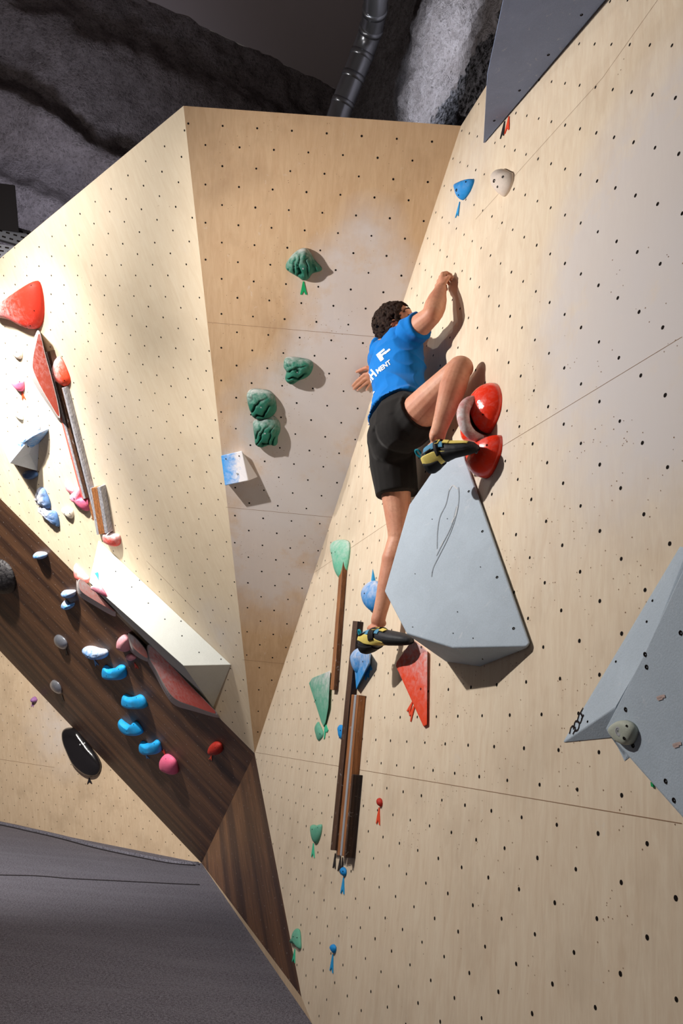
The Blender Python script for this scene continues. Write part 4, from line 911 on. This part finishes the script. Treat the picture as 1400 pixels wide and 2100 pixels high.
# torso core (mostly under the shirt)
lat = J['RS']-J['LS']; lat /= np.linalg.norm(lat); spine = J['N']-J['PV']; spine /= np.linalg.norm(spine)
lat = lat-spine*(lat@spine); lat /= np.linalg.norm(lat); dep = np.cross(lat, spine)
if dep@PR.n < 0: dep = -dep                           # dep points to the wall (the chest)
def torso(grow, t0, t1):
    S_ = [(-.10, .155, .105, 0), (.0, .165, .118, -.005), (.14, .150, .105, 0), (.3, .142, .100, .0), (.5, .151, .105, -.005), (.7, .162, .110, -.008), (.82, .155, .098, -.006), (.90, .118, .079, -.003), (.97, .070, .060, 0)]
    out = []
    for t, a, b, o_ in S_:
        if t < t0-.001 or t > t1+.001: continue
        out.append((J['PV']+(J['N']-J['PV'])*t+dep*o_, lat*(a+grow), dep*(b+grow)))
    return out
loft(bm, torso(-.008, -.1, 1.02))
# neck and head
hf = CR*.88+CU*.42-CF*.26; hf /= np.linalg.norm(hf)
hu = CU*.9-CR*.44; hu -= hf*(hu@hf); hu /= np.linalg.norm(hu); hs = np.cross(hf, hu)
if hs@CF > 0: hs = -hs                                # hs: right side of the head, towards the camera
HS = 1.05                                             # head scale
HD_ = np.linalg.norm(np.array([.155, 3.653, 2.237]))-.02
EAR = CAM+ray(811, 668)/np.linalg.norm(ray(811, 668))*(HD_-.08)
HC = EAR-(hf*-.002+hs*.078+hu*-.008)*HS
def hl(x, y, z): return HC+(hf*x+hs*y+hu*z)*HS
AX = (hf, hs, hu)
def hell(bm, c, ax, r): ell(bm, c, ax, tuple(q*HS for q in r))
capsule(bm, [lerp(J['N'], J['PV'], .03), hl(-.022, 0, -.085), hl(-.015, 0, -.03)], [.060, .060, .058])
hell(bm, hl(-.012, 0, .028), AX, (.100, .077, .092))
hell(bm, hl(.040, 0, -.022), AX, (.056, .062, .080))
hell(bm, hl(.034, 0, -.070), AX, (.050, .048, .036))
hell(bm, hl(.078, 0, -.098), AX, (.020, .026, .018))
hell(bm, hl(.070, 0, .038), AX, (.024, .058, .020))
for s_ in (-1, 1):
    hell(bm, hl(.066, .040*s_, -.020), AX, (.024, .022, .024))
    hell(bm, hl(.082, .027*s_, .004), AX, (.010, .018, .010))
    hell(bm, hl(.020, .056*s_, -.050), AX, (.034, .012, .028))
capsule(bm, [hl(.084, 0, .024), hl(.102, 0, -.004), hl(.114, 0, -.026)], [.0095, .0105, .0135])
for s_ in (-1, 1): hell(bm, hl(.103, .011*s_, -.029), AX, (.010, .008, .008))
hell(bm, hl(.094, 0, -.054), AX, (.012, .024, .007)); hell(bm, hl(.091, 0, -.066), AX, (.012, .022, .008))
for s_ in (-1, 1):   # ears: a rim and a lobe
    ring = [hl(-.006+.019*math.cos(t)*1.0+.004, s_*(.078+.010*(.5-.5*math.cos(t))), -.008+.030*math.sin(t)) for t in np.linspace(.5, 2*math.pi-.2, 16)]
    capsule(bm, ring, [.0060]*16, k=8)
    hell(bm, hl(.002, .074*s_, -.008), AX, (.016, .007, .024)); hell(bm, hl(.006, .080*s_, -.034), AX, (.007, .005, .008))
# right arm: raised, elbow bent towards the camera
limb(J['RS'], J['RE'], [(0, .060), (.2, .060), (.5, .055), (.8, .049), (1, .046)])
limb(J['RE'], J['RW'], [(0, .045), (.12, .050), (.32, .052), (.6, .046), (.85, .035), (1, .031)])
ell(bm, J['RE']-CF*.006+CU*.004, (CR, CU, CF), (.043, .040, .042))
ell(bm, lerp(J['RS'], J['RE'], .05), (lat, spine, dep), (.066, .062, .064))
# left arm: pressed back against the centre wall
limb(J['LS'], LE, [(0, .058), (.5, .048), (1, .042)])
limb(LE, wr, [(0, .042), (.3, .043), (.7, .034), (1, .027)])
# legs
gl = lerp(J['RHp'], J['LHp'], .2)-CR*.02
limb(J['RHp'], J['RK'], [(0, .092), (.25, .088), (.5, .078), (.75, .066), (.92, .058), (1, .055)])
ell(bm, J['RK']+CU*.006+CR*.006, (CR, CU, CF), (.056, .054, .056))
sh = J['RA']-J['RK']; shn = sh/np.linalg.norm(sh); cb = -CR*.9; cb = cb-shn*(cb@shn); cb /= np.linalg.norm(cb)
limb(J['RK'], J['RA'], [(0, .053), (.12, .055), (.3, .056), (.5, .050), (.72, .040), (.9, .034), (1, .034)])
limb(lerp(J['RK'], J['RA'], .10)+cb*.012, lerp(J['RK'], J['RA'], .58)+cb*.006, [(0, .040), (.35, .050), (.7, .044), (1, .034)])
limb(J['LHp'], J['LK'], [(0, .092), (.25, .088), (.5, .078), (.75, .064), (.92, .055), (1, .053)])
ell(bm, J['LK'], (CR, CU, CF), (.052, .058, .052))
sh2 = J['LA']-J['LK']; s2n = sh2/np.linalg.norm(sh2); cb2 = -CR*.75-CF*.6; cb2 = cb2-s2n*(cb2@s2n); cb2 /= np.linalg.norm(cb2)
limb(J['LK'], J['LA'], [(0, .050), (.15, .052), (.32, .053), (.55, .046), (.75, .037), (.92, .033), (1, .034)])
limb(lerp(J['LK'], J['LA'], .10)+cb2*.014, lerp(J['LK'], J['LA'], .6)+cb2*.004, [(0, .038), (.35, .048), (.7, .040), (1, .032)])
# feet inside the shoes
RHe, RT = ph(878, 948, .19), ph(962, 916, .10)
LHe, LT = ph(752, 1310, .15), ph(828, 1318, .08)
capsule(bm, [J['RA']-CU*.01, lerp(J['RA'], RHe, .45), lerp(RHe, RT, .3)+CU*.035], [.034, .032, .022])
capsule(bm, [J['LA']-CU*.01, lerp(J['LA'], LHe, .45), lerp(LHe, LT, .3)+CU*.030], [.034, .030, .020])
ell(bm, J['LA']+CR*.022-CF*.012-CU*.012, (CR, CU, CF), (.016, .018, .016))
ell(bm, J['RA']+CF*-.02-CU*.012-CR*.018, (CR, CU, CF), (.016, .018, .016))
# right hand: crimping on the wall
hdir = (J['RH']-J['RW']); hdir /= np.linalg.norm(hdir); hn = PR.n-hdir*(PR.n@hdir); hn /= np.linalg.norm(hn)
hx = np.cross(hdir, hn)
if hx@CR < 0: hx = -hx
kn = J['RW']+hdir*.094
for i, f in enumerate((-1.5, -.5, .5, 1.5)):
    capsule(bm, [J['RW']+hx*f*.009, kn+hx*f*.0225-hn*.004+hdir*(.004 if abs(f) < 1 else -.004)], [.0165, .0140], k=12)
for i, f in enumerate((-1.5, -.5, .5, 1.5)):
    l = (.034, .040, .039, .031)[i]; k0 = kn+hx*f*.0225-hn*.004+hdir*(.004 if abs(f) < 1 else -.004)
    k1 = k0+hn*l*.62+hdir*l*.80+hx*f*.001; k2 = k1+hn*.024-hdir*.006; k3 = k2+hn*.006-hdir*.019
    k3 = PR.drop(k3, .010) if PR.h(k3) < .010 else k3
    k2 = PR.drop(k2, .011) if PR.h(k2) < .011 else k2
    capsule(bm, [k0, k1, k2, k3], [.0132, .0108, .0094, .0082], k=12)
ell(bm, J['RW']+hdir*.045, (hx, hdir, hn), (.042, .050, .020))
t0 = J['RW']+hdir*.022+hx*.026+hn*.006
capsule(bm, [t0, t0+hdir*.030+hx*.016+hn*.012, t0+hdir*.056+hx*.014+hn*.020, t0+hdir*.072+hx*.002+hn*.022], [.0145, .0125, .0105, .0085], k=12)
# left hand: flat palm on the centre wall, fingers pointing down and left
mh = lambda x, y, h: PM.hit(x, y, h)
fing = [[(764, 766, .045), (747, 768, .034), (733, 780, .026), (722.5, 791, .012)],
        [(764, 771, .045), (747, 777, .034), (735, 788, .026), (725, 797.5, .012)],
        [(766, 776, .042), (754, 783, .030), (743, 791, .022), (733, 799.5, .011)],
        [(768, 780, .038), (759, 787, .024), (755, 793, .017), (751.5, 799, .010)]]
for k_, f in enumerate(fing):
    capsule(bm, [mh(*q) for q in f], [(.0145, .0118, .0094, .0076), (.0145, .0120, .0096, .0078), (.0140, .0115, .0092, .0074), (.013, .0102, .0082, .0068)][k_], k=12)
capsule(bm, [mh(769, 760, .045), mh(751, 754, .036), mh(741, 758, .028), mh(731, 762.5, .016)], [.017, .0135, .0110, .0088], k=12)
ell(bm, mh(762, 771, .042), (PM.u, PM.v, PM.n), (.040, .036, .014))
body = bake('body', bm, .0042, m_skin, person, smooth=4)
# nails
m_nail = mat('nail', lin(232, 184, 170), .3, .5)
def nail(X, n, d, name='fingernail', r=.0055):
    n = n/np.linalg.norm(n); d = d-n*(d@n); d /= np.linalg.norm(d); s = np.cross(n, d); V = [X+n*.0009]
    for q in range(12): V.append(X+(d*math.cos(q*math.pi/6)*1.25+s*math.sin(q*math.pi/6))*r)
    o = obj(name, V, [(0, 1+q, 1+(q+1) % 12) for q in range(12)], m_nail, person, smooth=True)
for f in fing+[[(741, 758, .028), (731, 762.5, .016)]]:
    a, b = mh(*f[-2]), mh(*f[-1]); d = b-a; nail(b+PM.o*.0062+d/np.linalg.norm(d)*.001, PM.o*1.0+d/np.linalg.norm(d)*.2, d)
# hair
m_hair = mat('hair', lin(46, 34, 30), .75, .15)
g_ = m_hair.node_tree.nodes.new('ShaderNodeNewGeometry'); a1 = noise(m_hair, g_.outputs['Position'], 90, 4, .7)
setcol(m_hair, mixc(m_hair, ramp(m_hair, a1, [(.35, 0), (.7, 1)]), lin(26, 19, 17), lin(64, 46, 38))); bump(m_hair, a1, .6, .01)
bm = bmesh.new(); rg = random.Random(11)
hell(bm, hl(-.022, 0, .036), AX, (.085, .080, .084)); hell(bm, hl(-.048, 0, -.020), AX, (.044, .060, .058))
cnt = 0
while cnt < 560:
    th = rg.uniform(0, 2*math.pi); z = rg.uniform(-.9, 1)
    dx, dy, dz = math.sqrt(1-z*z)*math.cos(th), math.sqrt(1-z*z)*math.sin(th), z
    x, y, zz = -.012+dx*.094, dy*.079, .028+dz*.090
    if x > .018+.85*max(0, zz-.012): continue                      # keep the face clear
    if zz < -.012 and x > -.034: continue                           # keep the ear clear
    if abs(y) > .045 and -.05 < zz < .022 and x > -.036 and x < .024: continue
    if zz < -.075: continue
    n = np.array([dx, dy, dz]); t = np.cross(n, [rg.gauss(0, 1) for _ in range(3)]); t /= np.linalg.norm(t)
    c0 = np.array([x, y, zz]); L_ = rg.uniform(.022, .046); cu = rg.uniform(.3, 1.0)
    P_ = []
    for q in range(5):
        u_ = q/4; v_ = c0+n*(.001+.015*math.sin(u_*2.6)*cu)+t*L_*u_+np.cross(n, t)*.012*math.sin(u_*3.2)*cu-np.array([0, 0, .010])*u_
        if v_[0] > .040+.6*max(0, v_[2]-.03): v_ = v_-np.array([.022, 0, -.006])
        P_.append(hl(*v_))
    capsule(bm, P_, [.0062, .0070, .0062, .0045, .0022], k=7, cap=False); cnt += 1
for z0, x0 in ((.030, .024), (.020, .026), (.010, .027), (0.0, .028)):   # sideburn
    hell(bm, hl(x0, .074, z0), AX, (.010, .008, .012))
for k_ in range(7):    # fringe falling over the forehead
    y0 = -.05+.011*k_; capsule(bm, [hl(.040, y0, .100), hl(.068, y0+.004, .092), hl(.084, y0+.008*rg.uniform(-1, 1), .074)], [.010, .008, .004], k=8)
hair = bake('hair', bm, .003, m_hair, person, smooth=1, fac=.4)
# eyebrow and eye on the visible side
bm = bmesh.new(); capsule(bm, [hl(.090, .012, .044), hl(.088, .030, .049), hl(.074, .048, .046), hl(.062, .056, .038)], [.0045, .0055, .0045, .0025], k=8)
bake('eyebrow', bm, .0018, m_hair, person, smooth=1)
m_eye = mat('closed_lash_line', lin(38, 24, 22), .6, .3)
bm = bmesh.new(); capsule(bm, [hl(.0925, .014, .012), hl(.0905, .028, .010), hl(.082, .041, .012), hl(.072, .049, .018)], [.0020, .0032, .0030, .0016], k=8)
bake('eye', bm, .0014, m_eye, person, smooth=1)
bm = bmesh.new(); capsule(bm, [hl(.1055, .0, -.0600), hl(.101, .016, -.0605), hl(.090, .026, -.063)], [.0018, .0020, .0012], k=8)
bake('mouth', bm, .0014, mat('lips', lin(120, 58, 52), .5, .3), person, smooth=1)
# T-shirt
def cloth(name, col, f=150):
    m = mat(name, col, .85, .15)
    g = m.node_tree.nodes.new('ShaderNodeNewGeometry'); a = noise(m, g.outputs['Position'], 14, 4, .6); b = noise(m, g.outputs['Position'], 400, 2, .5)
    setcol(m, mixc(m, ramp(m, a, [(.3, 0), (.75, .5)]), col, tuple(x*.8 for x in col))); bump(m, b, .25, .003)
    m.node_tree.nodes['Principled BSDF'].inputs['Sheen Weight'].default_value = .1
    return m
m_blue = cloth('blue_cotton', lin(10, 118, 204)); m_black = cloth('black_jersey', lin(30, 28, 28))
bm = bmesh.new()
loft(bm, torso(.010, .14, 1.02)[:0]+[(J['PV']+(J['N']-J['PV'])*.085-dep*.010, lat*.180, dep*.128)]+torso(.016, .14, .92)+[(lerp(J['PV'], J['N'], .965), lat*.080, dep*.072), (lerp(J['PV'], J['N'], 1.0), lat*.068, dep*.064)])
sle = lerp(J['RS'], J['RE'], .40)
capsule(bm, [lerp(J['N'], J['RS'], .35)-spine*.040, lerp(J['N'], J['RS'], .85)-CF*.006-spine*.008], [.066, .068])
capsule(bm, [J['RS'], lerp(J['RS'], J['RE'], .15), sle], [.072, .070, .068], cap=False)
ell(bm, J['RS'], (lat, spine, dep), (.076, .074, .076))
capsule(bm, [lerp(J['N'], J['LS'], .45)-spine*.045, J['LS']-spine*.02], [.062, .066]); capsule(bm, [J['LS'], lerp(J['LS'], LE, .55)], [.074, .070], cap=False)
# shoulder blades and the slack of the cloth at the back
ell(bm, J['PV']+(J['N']-J['PV'])*.74-dep*.075+lat*.07, (lat, spine, dep), (.070, .085, .042))
ell(bm, J['PV']+(J['N']-J['PV'])*.70-dep*.066-lat*.07, (lat, spine, dep), (.066, .080, .038))
def wr_shirt(X, n):
    q = X-J['PV']; u = q@lat; v = q@spine; w = q@dep
    a = mnoise.noise(Vector((u*5+v*4, v*2.2-u*3, w*5)))
    ridge = (1-abs(a))**3
    d = .012*(ridge-.45)+.006*((1-abs(mnoise.noise(Vector((u*9+v*11, v*4-u*6, w*9+3)))))**4-.4)
    d += .006*math.sin((v*26+u*20+3*mnoise.noise(Vector((X[0]*7, X[1]*7, X[2]*7)))))*max(0, .6-abs(v-.12)*2.4)
    return d
shirt = bake('t_shirt', bm, .005, m_blue, person, smooth=3, disp=wr_shirt)
# white lettering printed on the back of the shirt
m_print = mat('white_print', lin(236, 240, 244), .8, .1)
o_ = Vector(shirt['_o']); TS = BVHTree.FromPolygons([v.co+o_ for v in shirt.data.vertices], [tuple(p.vertices) for p in shirt.data.polygons])
def text_on(txt, p0, p1, hpx, name='printed_lettering', shear=0, thick=.006):
    cu = bpy.data.curves.new('t', 'FONT'); cu.body = txt; cu.size = 1.0; cu.offset = thick*4
    t = bpy.data.objects.new('t', cu); C.objects.link(t)
    me = bpy.data.meshes.new_from_object(t.evaluated_get(bpy.context.evaluated_depsgraph_get())); bpy.data.objects.remove(t)
    bm = bmesh.new(); bm.from_mesh(me)
    bmesh.ops.triangulate(bm, faces=bm.faces[:])
    for _ in range(2): bmesh.ops.subdivide_edges(bm, edges=[e for e in bm.edges if e.calc_length() > .06], cuts=1)
    bmesh.ops.triangulate(bm, faces=bm.faces[:])
    xs = [v.co.x for v in bm.verts]; ys = [v.co.y for v in bm.verts]; x0, x1, y0, y1 = min(xs), max(xs), min(ys), max(ys)
    p0 = np.array(p0, float); p1 = np.array(p1, float); e = p1-p0; up = np.array([e[1], -e[0]]); up /= np.linalg.norm(up)
    if up[1] > 0: up = -up
    ex = e/np.linalg.norm(e)
    bad = []
    for v in bm.verts:
        q = p0+e*((v.co.x-x0)/(x1-x0))+(up+ex*shear)*hpx*((v.co.y-y0)/(y1-y0))
        d = Vector(tuple(ray(*q))).normalized(); X, n, _, _ = TS.ray_cast(Vector(tuple(CAM)), d)
        if X is None: bad.append(v); continue
        if n.dot(d) > 0: n = -n
        v.co = X+n*.0022-o_
    bmesh.ops.delete(bm, geom=bad, context='VERTS')
    me2 = bpy.data.meshes.new(name); bm.to_mesh(me2); bm.free(); me2.materials.append(m_print)
    o = bpy.data.objects.new(name, me2); C.objects.link(o); o.parent = shirt; o['_o'] = list(shirt['_o'])
    return o
text_on('F', (781, 742), (797, 729), 17, shear=.1, thick=.012)
text_on('-', (790, 727), (801, 718), 4, thick=.01)
text_on('MENT', (775, 767), (803, 746), 9.5, shear=.15, thick=.008)
text_on('H', (765, 780), (774, 770), 18, shear=.1, thick=.01)
text_on('U', (759.5, 789), (765, 781), 15, shear=.1, thick=.01)
text_on('E', (766, 808), (769, 803), 12, shear=0, thick=.004)
# shorts
bm = bmesh.new()
loft(bm, [(J['PV']+(J['N']-J['PV'])*.10, lat*.155, dep*.108), (J['PV'], lat*.175, dep*.128), (J['PV']-spine*.07, lat*.165, dep*.122)])
ell(bm, J['RHp']-CR*.030-CU*.015, (CR, CU, CF), (.116, .118, .118)); ell(bm, J['LHp']-CR*.010-CU*.03, (CR, CU, CF), (.108, .125, .118))
ell(bm, lerp(J['RHp'], J['LHp'], .5)-CU*.075-CR*.035, (CR, CU, CF), (.100, .110, .110))
ell(bm, CAM+ray(782, 893)/np.linalg.norm(ray(782, 893))*(np.linalg.norm(J['PV']-CAM)+.01), (CR, CU, CF), (.062, .09, .08))
rt = lerp(J['RHp'], J['RK'], .27)
capsule(bm, [J['RHp']-CR*.01, lerp(J['RHp'], J['RK'], .10), rt], [.120, .114, .110], cap=False)
lt_ = lerp(J['LHp'], J['LK'], .60)
capsule(bm, [J['LHp'], lerp(J['LHp'], J['LK'], .3), lt_+CR*.004], [.116, .112, .106], cap=False)
def wr_short(X, n):
    q = X-J['LHp']; a = mnoise.noise(Vector(((q@CR)*9+(q@CU)*3, (q@CU)*2.0, (q@CF)*8)))
    return .012*((1-abs(a))**3-.45)
shorts = bake('shorts', bm, .0055, m_black, person, smooth=4, disp=wr_short)
# climbing shoes
m_rub = mat('black_rubber', lin(38, 40, 46), .6, .35); m_sole = mat('black_sole_rubber', lin(26, 26, 28), .75, .25)
m_yel = mat('yellow_leather', lin(226, 206, 112), .65, .3); m_bl = mat('blue_microfibre', lin(84, 142, 176), .75, .2); m_teal = mat('teal_webbing', lin(24, 140, 160), .7, .2)
m_strap = mat('black_strap', lin(30, 28, 30), .7, .25)
for mm, q in ((m_rub, 80), (m_yel, 60)):
    g = mm.node_tree.nodes.new('ShaderNodeNewGeometry'); a = noise(mm, g.outputs['Position'], q, 4, .7); b0 = tuple(mm.node_tree.nodes['Principled BSDF'].inputs['Base Color'].default_value)[:3]
    setcol(mm, mixc(mm, ramp(mm, a, [(.4, 0), (.75, .7)]), b0, tuple(min(1, x*1.8+.01) if q == 80 else x*.8 for x in b0)))
def shoe(heel, toe, ankle, upv, name_label, yellow_band, flip=1):
    """heel, toe: bottom centre line ends; upv: towards the ankle"""
    ax = toe-heel; Lg = np.linalg.norm(ax); ax = ax/Lg; up = upv-ax*(upv@ax); up /= np.linalg.norm(up); sd = np.cross(ax, up)
    if sd@CF > 0: sd = -sd                               # side facing the camera
    root_ = empty('climbing_shoe', heel); root_.parent = person; root_.location = tuple(heel-np.array(person['_o'])); root_['_o'] = [float(x) for x in heel]
    #  t, width half, height top, bottom lift, lateral shift
    prof = [(-.045, .012, .050, .012), (-.02, .026, .066, -.004), (.06, .034, .076, -.010), (.16, .036, .080, -.006), (.28, .037, .082, .004), (.42, .039, .076, .010), (.56, .043, .064, .010), (.70, .044, .052, .004), (.84, .038, .040, -.002), (.94, .026, .028, -.004), (1.0, .010, .014, -.002)]
    K = 40; TK = 1.12 if yellow_band else 1.2
    def pt(t, phi, grow=0.0):
        w = np.interp(t, [p[0] for p in prof], [p[1] for p in prof])*1.1+grow; top = np.interp(t, [p[0] for p in prof], [p[2] for p in prof])*TK+grow; lo = np.interp(t, [p[0] for p in prof], [p[3] for p in prof])-grow
        c_ = math.cos(phi); s_ = math.sin(phi); mz = (top+lo)/2; hz = (top-lo)/2
        se = lambda v, e: math.copysign(abs(v)**e, v)
        return heel+ax*(t*Lg)+sd*w*se(c_, .8)+up*(mz+hz*se(s_, .85))
    def patch_(nm, t0, t1, p0, p1, grow, m, nt=26, npn=18, edge=None):
        V = []; Fc = []
        for i in range(nt+1):
            t = t0+(t1-t0)*i/nt
            a_, b_ = (p0(t) if callable(p0) else p0), (p1(t) if callable(p1) else p1)
            for j in range(npn+1): V.append(pt(t, a_+(b_-a_)*j/npn, grow))
        for i in range(nt):
            for j in range(npn): k = i*(npn+1)+j; Fc.append((k, k+1, k+npn+2, k+npn+1))
        o = obj(nm, V, Fc, m, root_, smooth=True); recalc(o)
        md = o.modifiers.new('s', 'SOLIDIFY'); md.thickness = .0025; md.offset = 0; return o
    V = []; Fc = []
    ts = np.linspace(-.045, 1.0, 46)
    for t in ts:
        for q in range(K): V.append(pt(t, 2*math.pi*q/K))
    for i in range(len(ts)-1):
        for q in range(K): Fc.append((i*K+q, i*K+(q+1) % K, (i+1)*K+(q+1) % K, (i+1)*K+q))
    Fc += [tuple(range(K-1, -1, -1)), tuple(range((len(ts)-1)*K, len(ts)*K))]
    recalc(obj('upper', V, Fc, m_rub, root_, smooth=True))
    patch_('sole', .60 if yellow_band else .40, .995, -math.pi*1.02, math.pi*.02, .0042, m_sole)
    patch_('heel_rubber', -.04, .30, lambda t: -math.pi*1.1+.5*max(0, t), lambda t: .05-(2.6 if yellow_band else 1.6)*max(0, t), .0038, m_sole)
    if yellow_band:
        patch_('yellow_band', -.03, .62, lambda t: .95-3.0*max(t, 0)-.55, lambda t: 1.15-2.7*max(t, 0), .0030, m_yel)
    else:
        patch_('yellow_band', -.03, .62, lambda t: -1.05+.1*t, lambda t: .55-.95*max(t, 0), .0030, m_yel)
        patch_('yellow_toe_patch', .55, .90, .95, 1.5, .0034, m_yel)
    patch_('blue_panel', .10, .50, lambda t: .50, lambda t: 1.30, .0026, m_bl)
    # strap, padded collar, pull tab
    for tt in ((.30, .345) if yellow_band else (.33,)):
        V = []; Fc = []
        for i in range(2):
            for q in range(25): V.append(pt(tt+.075*i, -.1+(math.pi+.2)*q/24, .0060))
        for q in range(24): Fc.append((q, q+1, 25+q+1, 25+q))
        o = recalc(obj('strap', V, Fc, m_strap, root_, smooth=True)); md = o.modifiers.new('s', 'SOLIDIFY'); md.thickness = .004; md.offset = 0
    V = [pt(.36, .9, .0090), pt(.42, .9, .0090), pt(.44, 1.5, .0090), pt(.36, 1.5, .0090)]
    o = obj('strap_edge', V, [(0, 1, 2, 3)], m_yel, root_); md = o.modifiers.new('s', 'SOLIDIFY'); md.thickness = .003
    V = [pt(.50, 1.0, .0085), pt(.60, .95, .0085), pt(.60, 1.45, .0085), pt(.50, 1.5, .0085)]
    o = obj('strap_edge', V, [(0, 1, 2, 3)], m_yel, root_); md = o.modifiers.new('s', 'SOLIDIFY'); md.thickness = .003
    cl = []
    for q in range(28):
        a_ = 2*math.pi*q/27; cl.append(lerp(heel+ax*.045, ankle, .0)+up*(.078+.006*math.cos(a_))+ax*.045*math.cos(a_)+sd*.037*math.sin(a_))
    tube('collar', cl, .0045, m_strap, root_, k=8)
    base_ = heel-ax*.010+up*.062
    tl_ = spline([base_, base_+up*.022-ax*.014, base_+up*.040-ax*.012, base_+up*.034+ax*.000, base_+up*.012+ax*.004], 20, False)
    tube('pull_tab', tl_, .0050, m_teal, root_, k=8)
    return root_
sR = shoe(ph(884, 966, .195), ph(981, 920, .085), J['RA'], CU*.95-CR*.35-CF*.10, 'r', False)
sL = shoe(ph(748, 1336, .155), ph(843, 1317, .065), J['LA'], CU*1.0-CR*.02, 'l', True)
